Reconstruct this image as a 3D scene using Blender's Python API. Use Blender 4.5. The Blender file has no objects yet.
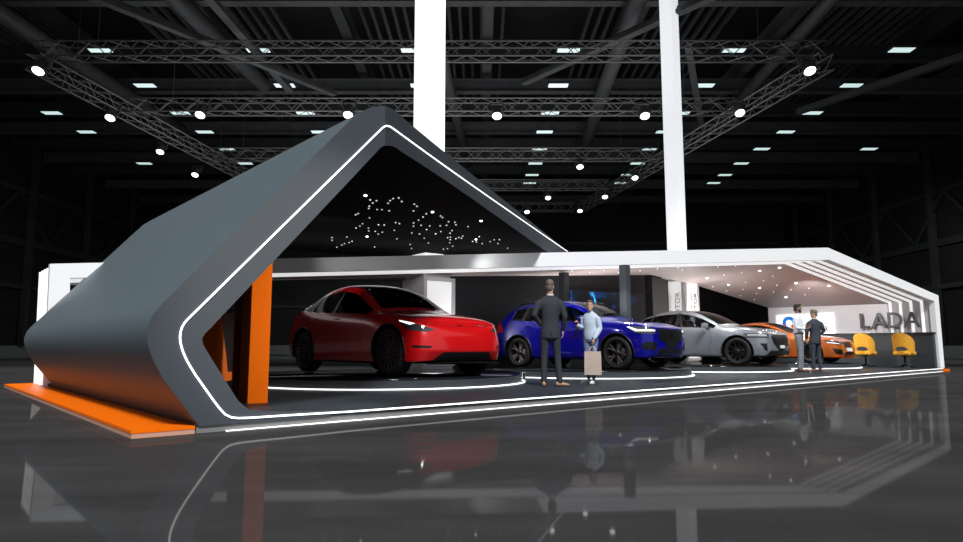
import bpy, bmesh, math, random
from math import sin, cos, tan, pi, radians as R, sqrt, atan2
from mathutils import Vector, Matrix
from mathutils.bvhtree import BVHTree

S = bpy.context.scene
C = S.collection
random.seed(7)
F = 655.0; CX = 481.5; CY = 271.0; HC = 0.787; PITCH = math.atan(76.3/F)
CAM = Vector((0, 0, HC))
V3 = Vector

# ---------------------------------------------------------------- surveying helpers
def ray(px, py):
    a = (px-CX)/F; b = (CY-py)/F
    return V3((a, cos(PITCH)-b*sin(PITCH), sin(PITCH)+b*cos(PITCH)))
def at_z(px, py, z):
    r = ray(px, py); return CAM + r*((z-HC)/r.z)
def at_d(px, py, d):
    r = ray(px, py); return CAM + r*(d/r.y)
def at_plane(px, py, p0, n):
    r = ray(px, py); return CAM + r*((p0-CAM).dot(n)/r.dot(n))

O = at_z(195, 434, 0); RC = at_z(943, 371.7, 0)      # front corners of the stand
U = (RC-O).normalized(); V = V3((-U.y, U.x, 0)); Z = V3((0, 0, 1))
WID = (RC-O).length
ZB, ZL, ZP, ZPOD = 0.071, 0.114, 0.122, 0.29
def uv(u, v, z=0.0): return O + U*u + V*v + Z*z
def to_uv(p): q = p-O; return q.dot(U), q.dot(V)
UANG = atan2(U.y, U.x)
def at_u(px, py, u): return at_plane(px, py, uv(u, 0), U)
def at_v(px, py, v): return at_plane(px, py, uv(0, v), V)

# ---------------------------------------------------------------- materials
MATS = {}
def mat(name, col, rough=0.5, metal=0.0, spec=0.5, emit=None, es=0.0, coat=0.0, var=0.05, scale=6.0, bump=0.0, rvar=0.0):
    if name in MATS: return MATS[name]
    m = bpy.data.materials.new(name); m.use_nodes = True
    nt = m.node_tree; b = nt.nodes['Principled BSDF']
    tc = nt.nodes.new('ShaderNodeTexCoord'); nz = nt.nodes.new('ShaderNodeTexNoise')
    nz.inputs['Scale'].default_value = scale; nz.inputs['Detail'].default_value = 4
    nt.links.new(tc.outputs['Object'], nz.inputs['Vector'])
    rp = nt.nodes.new('ShaderNodeValToRGB')
    rp.color_ramp.elements[0].position = .3; rp.color_ramp.elements[1].position = .7
    rp.color_ramp.elements[0].color = tuple(c*(1-var) for c in col)+(1,)
    rp.color_ramp.elements[1].color = tuple(min(1, c*(1+var)) for c in col)+(1,)
    nt.links.new(nz.outputs['Fac'], rp.inputs['Fac'])
    nt.links.new(rp.outputs['Color'], b.inputs['Base Color'])
    b.inputs['Roughness'].default_value = rough; b.inputs['Metallic'].default_value = metal
    b.inputs['Specular IOR Level'].default_value = spec
    if coat: b.inputs['Coat Weight'].default_value = coat; b.inputs['Coat Roughness'].default_value = .03
    if emit: b.inputs['Emission Color'].default_value = tuple(emit)+(1,); b.inputs['Emission Strength'].default_value = es
    if rvar:
        mr = nt.nodes.new('ShaderNodeMapRange'); mr.inputs[3].default_value = max(0, rough-rvar); mr.inputs[4].default_value = rough+rvar
        nt.links.new(nz.outputs['Fac'], mr.inputs[0]); nt.links.new(mr.outputs[0], b.inputs['Roughness'])
    if bump:
        bp = nt.nodes.new('ShaderNodeBump'); bp.inputs['Strength'].default_value = bump; bp.inputs['Distance'].default_value = .01
        nt.links.new(nz.outputs['Fac'], bp.inputs['Height']); nt.links.new(bp.outputs['Normal'], b.inputs['Normal'])
    MATS[name] = m; return m
def glass(name, tint, refl=.06):
    if name in MATS: return MATS[name]
    m = bpy.data.materials.new(name); m.use_nodes = True
    nt = m.node_tree; nt.nodes.remove(nt.nodes['Principled BSDF'])
    out = nt.nodes['Material Output']; tr = nt.nodes.new('ShaderNodeBsdfTransparent'); gl = nt.nodes.new('ShaderNodeBsdfGlossy')
    tr.inputs[0].default_value = tuple(tint)+(1,); gl.inputs['Roughness'].default_value = .02
    fr = nt.nodes.new('ShaderNodeFresnel'); fr.inputs[0].default_value = 1.25
    mx = nt.nodes.new('ShaderNodeMixShader')
    nt.links.new(fr.outputs[0], mx.inputs[0]); nt.links.new(tr.outputs[0], mx.inputs[1]); nt.links.new(gl.outputs[0], mx.inputs[2])
    nt.links.new(mx.outputs[0], out.inputs[0]); MATS[name] = m; return m

WHITE = mat('white_lacquer', (.88, .89, .9), .45, var=.01)
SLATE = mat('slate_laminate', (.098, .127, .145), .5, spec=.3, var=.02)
SLATE_SHADED = mat('slate_laminate_shaded', (.054, .064, .076), .5, spec=.3, var=.02)  # same slate as the skin, darkened for the dimmer light on the face
BLACKL = mat('black_lining', (.0035, .0035, .004), .9, spec=.05, var=.1)
ORANGE = mat('orange_lacquer', (.93, .165, .002), .4, spec=.12, var=.02)
CARPET = mat('dark_slate_floor', (.026, .033, .039), .45, spec=.12, var=.08, scale=20)
BAND = mat('brushed_grey_band', (.2, .2, .2), .3, spec=.5, var=.05)
LED = mat('led_white', (.9, .9, .9), .4, emit=(1, 1, 1), es=1.6)
GLOSSB = mat('glossy_black_podium', (.008, .009, .011), .06, spec=.35, var=.1)
PODS = mat('podium_rim_slate', (.05, .058, .066), .35, spec=.25, var=.05)
DARKW = mat('charcoal_wall', (.0095, .0115, .0135), .55, spec=.3, var=.05)
GREYW = mat('grey_wall', (.085, .085, .083), .6, spec=.3, var=.03)
CEIL = mat('ceiling_panel_warm_bounce', (.42, .36, .35), .55, var=.02)  # pink bounce from the red and orange surfaces is put into this colour
SIDEW = mat('pale_wall', (.85, .84, .86), .5, var=.02)
BLK = mat('black_plastic', (.01, .01, .011), .35, var=.1)
BLKM = mat('black_steel', (.015, .015, .017), .3, metal=.6, var=.1)
RUB = mat('tyre_rubber', (.007, .007, .007), .75, var=.15, scale=30)
CHROME = mat('chrome', (.75, .76, .78), .12, metal=1, var=.02)
TRUSS = mat('truss_aluminium', (.13, .125, .125), .5, metal=.2, var=.1)
STEEL = mat('painted_dark_steel', (.035, .036, .037), .6, var=.25, scale=2)
STEELK = mat('blackened_steel', (.012, .013, .013), .6, var=.25, scale=2)
SKIN = mat('skin_light', (.62, .37, .28), .5, var=.05)
SKIND = mat('skin_brown', (.28, .16, .12), .5, var=.05)

# ---------------------------------------------------------------- mesh helpers
def link(name, bm, m, parent=None, smooth=False, auto=None):
    me = bpy.data.meshes.new(name)
    bmesh.ops.recalc_face_normals(bm, faces=bm.faces)
    bm.to_mesh(me); bm.free()
    ms = m if isinstance(m, (list, tuple)) else [m]
    for x in ms: me.materials.append(x)
    if smooth:
        for p in me.polygons: p.use_smooth = True
    if auto is not None:
        try: me.set_sharp_from_angle(angle=R(auto))
        except Exception: pass
    o = bpy.data.objects.new(name, me); C.objects.link(o)
    if parent is not None: o.parent = parent
    return o
def root(name, loc, rz=0, label=None, cat=None, group=None):
    o = bpy.data.objects.new(name, None); C.objects.link(o); o.location = loc; o.rotation_euler = (0, 0, rz)
    o.empty_display_size = .1
    return tag(o, label, cat, group)
def tag(o, label=None, cat=None, group=None, kind=None):
    if label: o['label'] = label
    if cat: o['category'] = cat
    if group: o['group'] = group
    if kind: o['kind'] = kind
    return o
def struct(name, bm, m, label=None, **k):
    o = link(name, bm, m, **k); o['kind'] = 'structure'
    if label: o['label'] = label
    return o
def box(bm, c, s, rot=None, bev=0.0, mi=0):
    """box centred at c with full size s, rot = 3x3 matrix or z angle"""
    b2 = bmesh.new(); bmesh.ops.create_cube(b2, size=1.0)
    bmesh.ops.scale(b2, vec=s, verts=b2.verts)
    if bev: bmesh.ops.bevel(b2, geom=b2.edges[:], offset=bev, segments=2, affect='EDGES', profile=.6)
    if rot is not None:
        M = Matrix.Rotation(rot, 3, 'Z') if isinstance(rot, (int, float)) else rot
        bmesh.ops.rotate(b2, matrix=M, verts=b2.verts)
    bmesh.ops.translate(b2, vec=c, verts=b2.verts)
    merge(bm, b2, mi)
def merge(bm, b2, mi=0):
    mp = [bm.verts.new(v.co) for v in b2.verts]
    b2.verts.index_update()
    for f in b2.faces:
        try:
            g = bm.faces.new([mp[v.index] for v in f.verts]); g.material_index = mi; g.smooth = f.smooth
        except ValueError: pass
    b2.free()
def frame_of(d):
    d = d.normalized(); a = Z if abs(d.z) < .95 else V3((1, 0, 0))
    x = d.cross(a).normalized(); y = x.cross(d).normalized(); return x, y
def carry(d, prev):
    d = d.normalized()
    if prev is not None:
        x = prev-d*prev.dot(d)
        if x.length > 1e-4:
            x.normalize(); return x, x.cross(d).normalized()
    return frame_of(d)
def tube(bm, pts, r, n=8, cap=True, mi=0, closed=False):
    pts = [V3(p) for p in pts]; rings = []
    rr = r if isinstance(r, (list, tuple)) else [r]*len(pts); px_ = None
    for i, p in enumerate(pts):
        if closed: d = pts[(i+1) % len(pts)]-pts[i-1]
        else: d = pts[min(i+1, len(pts)-1)]-pts[max(i-1, 0)]
        x, y = carry(d, px_); px_ = x
        rings.append([bm.verts.new(p+(x*cos(2*pi*k/n)+y*sin(2*pi*k/n))*rr[i]) for k in range(n)])
    rng = range(len(rings)) if closed else range(len(rings)-1)
    for i in rng:
        a = rings[i]; b = rings[(i+1) % len(rings)]
        for k in range(n):
            f = bm.faces.new([a[k], a[(k+1) % n], b[(k+1) % n], b[k]]); f.smooth = True; f.material_index = mi
    if cap and not closed:
        bm.faces.new(rings[0][::-1]).material_index = mi; bm.faces.new(rings[-1]).material_index = mi
def bar(bm, a, b, w, h, up=Z, mi=0):
    a = V3(a); b = V3(b); d = (b-a).normalized(); x = d.cross(V3(up))
    x = x.normalized() if x.length > 1e-5 else frame_of(d)[0]
    y = x.cross(d).normalized()
    vs = [bm.verts.new(p+x*sx*w/2+y*sy*h/2) for p in (a, b) for sx, sy in ((-1, -1), (1, -1), (1, 1), (-1, 1))]
    for q in ((0, 1, 2, 3), (7, 6, 5, 4), (0, 4, 5, 1), (1, 5, 6, 2), (2, 6, 7, 3), (3, 7, 4, 0)):
        bm.faces.new([vs[i] for i in q]).material_index = mi
def lathe(bm, prof, n=32, c=(0, 0, 0), axis='Z', mi=0, smooth=True, caps=True):
    rings = []
    for r, z in prof:
        ring = []
        for k in range(n):
            t = 2*pi*k/n
            p = V3((r*cos(t), r*sin(t), z)) if axis == 'Z' else V3((r*cos(t), z, r*sin(t)))
            ring.append(bm.verts.new(p+V3(c)))
        rings.append(ring)
    for a, b in zip(rings, rings[1:]):
        for k in range(n):
            try: f = bm.faces.new([a[k], a[(k+1) % n], b[(k+1) % n], b[k]]); f.smooth = smooth; f.material_index = mi
            except ValueError: pass
    for ring, rv in ((rings[0], True), (rings[-1], False)) if caps else ():
        if (prof[0][0] if rv else prof[-1][0]) > 1e-4:
            bm.faces.new(ring[::-1] if rv else ring).material_index = mi
    bmesh.ops.remove_doubles(bm, verts=[v for r_ in rings for v in r_], dist=1e-6)
def prism(bm, pts, ext, mi=0):
    """polygon pts (3D) extruded by vector ext"""
    a = [bm.verts.new(V3(p)) for p in pts]; b = [bm.verts.new(V3(p)+V3(ext)) for p in pts]
    n = len(a); bm.faces.new(a[::-1]).material_index = mi; bm.faces.new(b).material_index = mi
    for k in range(n): bm.faces.new([a[k], a[(k+1) % n], b[(k+1) % n], b[k]]).material_index = mi
def chaikin(p, it=2):
    for _ in range(it):
        q = [p[0]]
        for a, b in zip(p, p[1:]): q += [a*.75+b*.25, a*.25+b*.75]
        q.append(p[-1]); p = q
    return p
def resample(p, n):
    L = [0]
    for a, b in zip(p, p[1:]): L.append(L[-1]+(b-a).length)
    out = []; j = 0
    for k in range(n):
        t = L[-1]*k/(n-1)
        while j < len(L)-2 and L[j+1] < t: j += 1
        s = 0 if L[j+1] == L[j] else (t-L[j])/(L[j+1]-L[j])
        out.append(p[j].lerp(p[j+1], s))
    return out
def text_mesh(txt, size=1.0, ext=.02, shear=0.0, spacing=1.0, bold=0.0):
    cu = bpy.data.curves.new('t', 'FONT'); cu.body = txt; cu.size = size; cu.extrude = ext; cu.shear = shear
    cu.space_character = spacing; cu.offset = bold; cu.resolution_u = 3
    ob = bpy.data.objects.new('t', cu); C.objects.link(ob)
    dg = bpy.context.evaluated_depsgraph_get(); dg.update()
    me = bpy.data.meshes.new_from_object(ob.evaluated_get(dg))
    bpy.data.objects.remove(ob); bpy.data.curves.remove(cu)
    bm = bmesh.new(); bm.from_mesh(me); bpy.data.meshes.remove(me); return bm
def fit_text(bm, origin, xdir, w, h, up=Z, depth=None):
    """scale glyph mesh to w x h, placed with lower-left at origin, reading along xdir"""
    xs = [v.co.x for v in bm.verts]; ys = [v.co.y for v in bm.verts]; zs = [v.co.z for v in bm.verts]
    x0, y0 = min(xs), min(ys); sx = w/(max(xs)-x0); sy = h/(max(ys)-y0); zc = (min(zs)+max(zs))/2
    n = xdir.cross(up).normalized()
    sz = 1 if depth is None else depth/max(1e-6, max(zs)-min(zs))
    for v in bm.verts: v.co = V3(origin)+xdir*((v.co.x-x0)*sx)+up*((v.co.y-y0)*sy)+n*((v.co.z-zc)*sz)
    return bm
def copy_tree(o, parent=None):
    c = o.copy(); C.objects.link(c)
    if parent is not None: c.parent = parent
    for ch in list(o.children): copy_tree(ch, c)
    return c
# ================================================================ camera, world, light
cd = bpy.data.cameras.new('camera'); cam = bpy.data.objects.new('camera', cd); C.objects.link(cam)
cam.location = CAM; cam.rotation_euler = (pi/2+PITCH, 0, 0)
cd.sensor_width = 36; cd.lens = F/963*36; cd.clip_end = 300; S.camera = cam
w = bpy.data.worlds.new('world'); S.world = w; w.use_nodes = True
w.node_tree.nodes['Background'].inputs[0].default_value = (.9, .95, 1, 1)
w.node_tree.nodes['Background'].inputs[1].default_value = .36
S.view_settings.view_transform = 'Standard'; S.view_settings.look = 'None'; S.view_settings.exposure = 0; S.view_settings.gamma = 1
S.view_settings.use_curve_mapping = False
def light(name, kind, loc, power, target=None, size=1.0, sy=None, col=(1, 1, 1), angle=None, spot=None):
    l = bpy.data.lights.new(name, kind); l.energy = power; l.color = col
    if kind == 'AREA':
        l.size = size
        if sy: l.shape = 'RECTANGLE'; l.size_y = sy
    if kind == 'SUN': l.angle = angle
    if kind == 'SPOT': l.spot_size = spot; l.spot_blend = .6; l.shadow_soft_size = size
    if kind == 'POINT': l.shadow_soft_size = size
    o = bpy.data.objects.new(name, l); C.objects.link(o); o.location = loc
    if target is not None:
        o.rotation_euler = (V3(target)-V3(loc)).to_track_quat('-Z', 'Y').to_euler()
    return o
SUND = V3((.15, -.62, .77))
light('hall_key_light', 'SUN', SUND*30, 4.0, (0, 0, 0), angle=R(9))

# ================================================================ hall shell
# floor
fm = bpy.data.materials.new('polished_concrete'); fm.use_nodes = True
nt = fm.node_tree; b = nt.nodes['Principled BSDF']; tc = nt.nodes.new('ShaderNodeTexCoord')
mp = nt.nodes.new('ShaderNodeMapping'); mp.inputs['Scale'].default_value = (.25, .8, 1)
n1 = nt.nodes.new('ShaderNodeTexNoise'); n1.inputs['Scale'].default_value = 1.6; n1.inputs['Detail'].default_value = 8; n1.inputs['Roughness'].default_value = .62
n2 = nt.nodes.new('ShaderNodeTexNoise'); n2.inputs['Scale'].default_value = 45; n2.inputs['Detail'].default_value = 3
rp = nt.nodes.new('ShaderNodeValToRGB'); e = rp.color_ramp.elements
e[0].position = .32; e[0].color = (.034, .034, .035, 1); e[1].position = .72; e[1].color = (.057, .057, .058, 1)
mx = nt.nodes.new('ShaderNodeMixRGB'); mx.blend_type = 'MULTIPLY'; mx.inputs[0].default_value = .15
L = nt.links.new
L(tc.outputs['Object'], mp.inputs[0]); L(mp.outputs[0], n1.inputs[0]); L(tc.outputs['Object'], n2.inputs[0])
L(n1.outputs['Fac'], rp.inputs[0]); L(rp.outputs[0], mx.inputs[1]); L(n2.outputs['Fac'], mx.inputs[2]); L(mx.outputs[0], b.inputs['Base Color'])
b.inputs['Roughness'].default_value = .8; b.inputs['Specular IOR Level'].default_value = 0
gl = nt.nodes.new('ShaderNodeBsdfGlossy'); gl.inputs['Roughness'].default_value = .035
mr = nt.nodes.new('ShaderNodeMapRange'); mr.inputs[3].default_value = .06; mr.inputs[4].default_value = .10
L(n1.outputs['Fac'], mr.inputs[0])
ms = nt.nodes.new('ShaderNodeMixShader'); L(mr.outputs[0], ms.inputs[0]); L(b.outputs[0], ms.inputs[1]); L(gl.outputs[0], ms.inputs[2])
L(ms.outputs[0], nt.nodes['Material Output'].inputs[0])
bm = bmesh.new(); box(bm, (0, 30, -.15), (74, 92, .3)); struct('floor', bm, fm, 'polished dark grey concrete hall floor')
XL, XR, YB, HZ = -34.0, 34.0, 72.0, 19.0
WALLM = mat('black_hall_wall', (.008, .008, .0085), .7, spec=.2, var=.35, scale=.5)
WALLM2 = mat('dark_hall_cladding', (.019, .0195, .02), .7, spec=.2, var=.3, scale=.6)
FARFLOORG = mat('lit_far_floor_grey', (.10, .10, .10), .6, var=.1, scale=1)  # tone of the brightly lit far floor
def hallbox(name, c, s, m, lab=None):
    bm = bmesh.new(); box(bm, c, s); return struct(name, bm, m, lab)
hallbox('wall_back', (0, YB, HZ/2), (68, .4, HZ), WALLM)
hallbox('wall_left', (XL, 36, HZ/2), (.4, 72, HZ), WALLM)
hallbox('wall_right', (XR, 36, HZ/2), (.4, 72, HZ), WALLM)
hallbox('ceiling', (0, 42, HZ+.2), (68, 61, .4), WALLM)
hallbox('lit_floor_strip_back', (0, YB-.3, .5), (66, .2, 1.0), FARFLOORG)  # strips along the walls are added to stand for the lit far floor
hallbox('lit_floor_strip_left', (XL+.3, 36, .45), (.2, 71, .9), FARFLOORG)
hallbox('lit_floor_strip_right', (XR-.3, 36, .45), (.2, 71, .9), FARFLOORG)
# cladding bands and bracing on the walls
k = 1
def trim(bm, m):
    global k; struct('trim_%d' % k, bm, m); k += 1
for z, h in ((5.2, .35), (8.4, .5), (12.2, .35)):
    for sx, xx in ((-1, XL+.35), (1, XR-.35)):
        bm = bmesh.new(); bar(bm, (xx, 2, z), (xx, YB-.5, z), .3, h); trim(bm, WALLM2 if h < .4 else STEELK)
    bm = bmesh.new(); bar(bm, (XL+.6, YB-.4, z), (XR-.6, YB-.4, z), .3, h); trim(bm, WALLM2)
for sx, xx in ((-1, XL+.5), (1, XR-.5)):
    bm = bmesh.new()
    for i in range(9):
        y0 = 8+i*7
        bar(bm, (xx, y0, 8.6), (xx, y0+3.5, 12.1), .15, .22); bar(bm, (xx, y0+3.5, 12.1), (xx, y0+7, 8.6), .15, .22)
    trim(bm, STEELK)
    bm = bmesh.new()
    for i in range(10): bar(bm, (xx, 6+i*7, 0.9), (xx, 6+i*7, HZ-.3), .4, .4, up=(0, 1, 0))
    trim(bm, WALLM2)

# ---------------------------------------------------------------- roof steelwork
def girder(a, b, w_, h_, m, lab, cat='beam', nm='ceiling_beam', grp=None):
    bm = bmesh.new(); a = V3(a); b = V3(b)
    bar(bm, a+Z*h_/2, b+Z*h_/2, w_, .05); bar(bm, a-Z*h_/2, b-Z*h_/2, w_, .05); bar(bm, a, b, .05, h_)
    o = link(nm, bm, m); return tag(o, lab, cat, grp)
CROSS = [19, 22, 25.5, 31, 35, 38.6, 42, 45.4, 48.8, 52.2, 57, 63]
for i, y in enumerate(CROSS):
    girder((XL+.5, y, 15.2), (XR-.5, y, 15.2), .45, .7, STEELK if i % 2 else STEEL,
           'dark steel roof girder running across the hall', 'girder', 'roof_girder', 'roof girders across the hall')
for x in (-27, -20.5, -13.5, -6.6, .3, 7.3, 14.6, 22):
    girder((x, 14, 16.4), (x, YB-.6, 16.4), .5, .8, STEEL if x in (-13.5, .3, 14.6) else STEELK,
           'long dark steel roof girder running away from the camera', 'girder', 'roof_girder', 'roof girders along the hall')
bm = bmesh.new()
for i in range(120):
    x = -33+i*.55
    if (i//7) % 3: bar(bm, (x, 14, 17.6), (x, 46, 17.6), .16, .2)
tag(link('roof_slats', bm, STEEL), 'close rows of thin dark slats under the hall roof', 'roof slats', kind='stuff')
for i, (x, y0, y1) in enumerate([(-12.6, 15, 33), (-2.2, 20, 48), (6, 20, 46), (13.5, 17, 40), (-20.2, 16, 40)]):
    bm = bmesh.new(); tube(bm, [(x, y0, 14.45), (x+.5, (y0+y1)/2, 14.45), (x+1.2, y1, 14.45)], .28 if i % 2 else .38, 10)
    tag(link('air_duct', bm, STEEL), ['round grey air duct under the roof above the canopy, left of the first tower',
        'thin round air duct under the roof just left of the middle', 'round air duct under the roof between the two towers',
        'thin air duct under the roof right of the second tower', 'round air duct under the roof at far left'][i], 'duct')
for (xa, ya, xb, yb, ww) in ((-10.2, 15, -9.4, 31, .34), (-16.5, 17, -7.0, 30, .3), (8.6, 26, 12.5, 36, .3), (2, 30, 8.5, 22, .35), (17, 34, 24, 22, .35)):
    bm = bmesh.new(); z_ = 12.75 if xa == -16.5 else 13.3
    bar(bm, (xa, ya, z_), (xb, yb, z_), ww, .16)
    bar(bm, (xa, ya, z_+.16), (xb, yb, z_+.16), ww*.4, .16)
    tag(link('cable_tray', bm, STEEL), 'grey cable tray slung under the roof, starting near %s' % {(-10.2): 'the image top above the canopy', (-16.5): 'the top left corner', 8.6: 'the top right of the second tower', 2: 'the middle between the towers', 17: 'the far right'}[xa], 'cable tray')
def truss(a, b, s, label, group, n=None, r=.035):
    a = V3(a); b = V3(b); t = root('lighting_truss', a, 0, label, 'truss', group)
    d = (b-a); L_ = d.length; dn = d.normalized(); sx = dn.cross(Z).normalized()*s/2; sz = Z*s/2
    cs = [sx+sz, -sx+sz, -sx-sz, sx-sz]
    for c in cs:
        bm = bmesh.new(); tube(bm, [c, d+c], r, 6); link('chord', bm, TRUSS, t)
    n = int(L_/s) ; bm = bmesh.new()
    for q in range(4):
        c0 = cs[q]; c1 = cs[(q+1) % 4]
        for i in range(n):
            p = dn*(L_*i/n); p2 = dn*(L_*(i+1)/n)
            if i % 2: tube(bm, [p+c0, p2+c1], r*.55, 4, cap=False)
            else: tube(bm, [p+c1, p2+c0], r*.55, 4, cap=False)
    link('lacing', bm, TRUSS, t)
    for q in (.08, .5, .92):
        bm = bmesh.new(); p = d*q+Z*s/2; tube(bm, [p, V3((p.x, p.y, HZ-a.z-.12))], .012, 4); link('suspension_cable', bm, STEELK, t)
    return t
TZ = 11.6
tA = 'square box lighting truss crossing the hall, '
truss((-17.6, 24.6, 12.35), (13.4, 24.6, 12.35), .6, tA+'the nearest and highest in view', 'cross trusses')
truss((-16.2, 28.6, TZ), (11.4, 28.6, TZ), .6, tA+'second from the camera', 'cross trusses')
truss((-15.5, 36, TZ), (9.9, 36, TZ), .6, tA+'third from the camera', 'cross trusses')
truss((-14.5, 43, TZ), (8.5, 43, TZ), .6, tA+'fourth from the camera', 'cross trusses')
truss((-13, 50, TZ), (7.2, 50, TZ), .6, tA+'farthest from the camera', 'cross trusses')
truss((-16.9, 23.6, TZ-.1), (-13.5, 50.5, TZ-.1), .6, 'box lighting truss along the left side, running away behind the canopy', 'side trusses')
truss((13, 23.6, TZ-.1), (7.6, 50.5, TZ-.1), .6, 'box lighting truss along the right side, running away past the second tower', 'side trusses')

# ---------------------------------------------------------------- panel lamps under the roof
PAN = mat('lamp_diffuser', (.8, .9, .88), .5, emit=(.72, .95, .93), es=.75)
def panel_lamp():
    t = root('ceiling_light', (0, 0, 0), 0, 'small flat rectangular lamp under the dark hall roof', 'lamp', 'rectangular lamps under the roof')
    bm = bmesh.new(); box(bm, (0, 0, .06), (1.12, .56, .1)); link('housing', bm, STEELK, t)
    bm = bmesh.new(); box(bm, (0, 0, 0), (.98, .44, .03)); link('diffuser', bm, PAN, t)
    for hx in (-.4, .4):
        bm = bmesh.new(); tube(bm, [(hx, 0, .1), (hx, 0, 1.2)], .012, 4); link('hanger', bm, STEELK, t)
    return t
P0 = panel_lamp(); first = True
rows_y = [50, 85.5, 113, 132, 149, 163.5, 175, 183]
rown = ['nearest', 'second', 'third', 'fourth', 'fifth', 'sixth', 'seventh', 'farthest']
cols = [-24.4, -17.1, -10, -3.1, 3.9, 11.3, 18.8, 26]
coln = ['first', 'second', 'third', 'fourth', 'fifth', 'sixth', 'seventh', 'eighth']
for i, py in enumerate(rows_y):
    d = at_plane(CX, py, V3((0, 0, 14)), Z).y
    for j, x in enumerate(cols):
        if abs(x)/d > .76: continue
        if (i, j) in ((4, 0), (2, 7), (5, 7), (6, 7), (7, 7), (7, 0), (3, 7), (6, 0)): continue
        o = P0 if first else copy_tree(P0); first = False
        o.location = (x, d, 14)
        o['label'] = 'flat rectangular roof lamp in the %s row from the camera, %s line from the left' % (rown[i], coln[j])
# ---------------------------------------------------------------- round stage lamps
LENS = mat('stage_lamp_lens', (.9, .9, .9), .4, emit=(1, .99, 1), es=5)
def stage_lamp():
    t = root('stage_lamp', (0, 0, 0), 0, 'x', 'lamp', 'round stage lamps on the trusses')
    bm = bmesh.new(); lathe(bm, [(.0, .5), (.15, .5), (.2, .35), (.22, .06), (.24, 0), (.2, 0)], 16); link('can', bm, STEEL, t)
    bm = bmesh.new(); lathe(bm, [(0, -.07), (.1, -.055), (.18, -.02), (.2, .02), (.0, .03)], 16); link('lens', bm, LENS, t)
    bm = bmesh.new(); bar(bm, (-.27, 0, .2), (-.27, 0, .72), .04, .08, up=(0, 1, 0)); bar(bm, (.27, 0, .2), (.27, 0, .72), .04, .08, up=(0, 1, 0)); bar(bm, (-.29, 0, .72), (.29, 0, .72), .08, .04)
    link('yoke', bm, STEEL, t)
    return t
LP = [(38, 71, 24.5), (110, 118, 31), (160, 152, 37), (195, 175, 42), (200, 115, 30), (348, 115, 30), (497, 116, 30), (645, 116, 30), (740, 113, 30), (810, 71, 24.5),
      (580, 167, 36), (635, 178, 42), (605, 197, 46), (548, 198, 42), (527, 212, 46), (580, 211, 50)]
LN = ['near the top left end of the side truss', 'above the canopy slope, second along the left side truss', 'third along the left side truss', 'fourth along the left side truss',
      'on the second cross truss, leftmost', 'just left of the canopy peak', 'right of the first tower, high', 'left of the second tower, high', 'right of the second tower on the side truss',
      'nearest the top right end of the side truss', 'the big one left of the second tower', 'beside the second tower, lower', 'lower left of the second tower, second lowest on the right truss',
      'on the fourth cross truss between the towers', 'lowest, just right of the canopy edge', 'at the far end of the right side truss']
P0 = stage_lamp()
for i, (px, py, d) in enumerate(LP):
    o = P0 if i == 0 else copy_tree(P0); o.location = at_z(px, py, 10.75)
    o.rotation_euler = (R(-28), 0, R(0)); s = 1.05 if d < 33 else .95; o.scale = (s, s, s)
    o['label'] = 'round white stage lamp '+LN[i]
light('truss_fill', 'AREA', (-2, 30, 6.5), 1700, (-2, 34, 16), size=26, sy=14, col=(.95, .97, 1))  # added upward fill with no fixture, brightens the trusses and roof steel

# ================================================================ stand base
bm = bmesh.new(); D = 8.6
def slab(bm, u0, u1, v0, v1, z0, z1, mi=0):
    prism(bm, [uv(u0, v0, z0), uv(u1, v0, z0), uv(u1, v1, z0), uv(u0, v1, z0)], Z*(z1-z0), mi)
plat = root('stand_platform', uv(WID/2, D/2, 0), 0, 'long low dark slate platform of the car stand with white light line along its front', 'platform')
Ploc = V3(plat.location)
def loc_link(name, bm, m, par, **k):
    bmesh.ops.translate(bm, vec=-V3(par.location), verts=bm.verts); return link(name, bm, m, par, **k)
slab(bm, .012, WID-.012, .012, D, .002, ZB); loc_link('skirting', bm, BAND, plat)
bm = bmesh.new(); slab(bm, 0, WID, 0, D, ZB, ZP); loc_link('deck', bm, CARPET, plat)
LEDT = .022
bm = bmesh.new(); slab(bm, .28, WID-.02, -.008, .004, .001, .010); o = loc_link('light_line', bm, LED, plat); o['label'] = 'thin glowing strip painting the floor reflection of the light line'  # floor reflection of the light line, built as a glowing strip
# orange plinth
PLU = to_uv(at_z(130, 439, 0))[0]
pl = root('orange_plinth', uv(PLU/2, 4.8, 0), 0, 'flat orange plinth under the left side of the slate canopy', 'plinth')
bm = bmesh.new(); slab(bm, PLU, -.002, 0, 9.7, .045, ZB); loc_link('top_sheet', bm, ORANGE, pl)
bm = bmesh.new(); slab(bm, PLU+.004, -.002, .004, 9.7, .002, .045); loc_link('edge_strip', bm, mat('salmon_edge', (.62, .33, .24), .35, var=.02), pl)
pl2 = root('orange_plinth', uv(WID+.28, .2, 0), 0, 'small orange plinth tip beyond the right end of the stand', 'plinth')
bm = bmesh.new(); slab(bm, WID+.004, WID+.58, -.05, 1.0, .003, .08); loc_link('top_sheet', bm, ORANGE, pl2)

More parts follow.
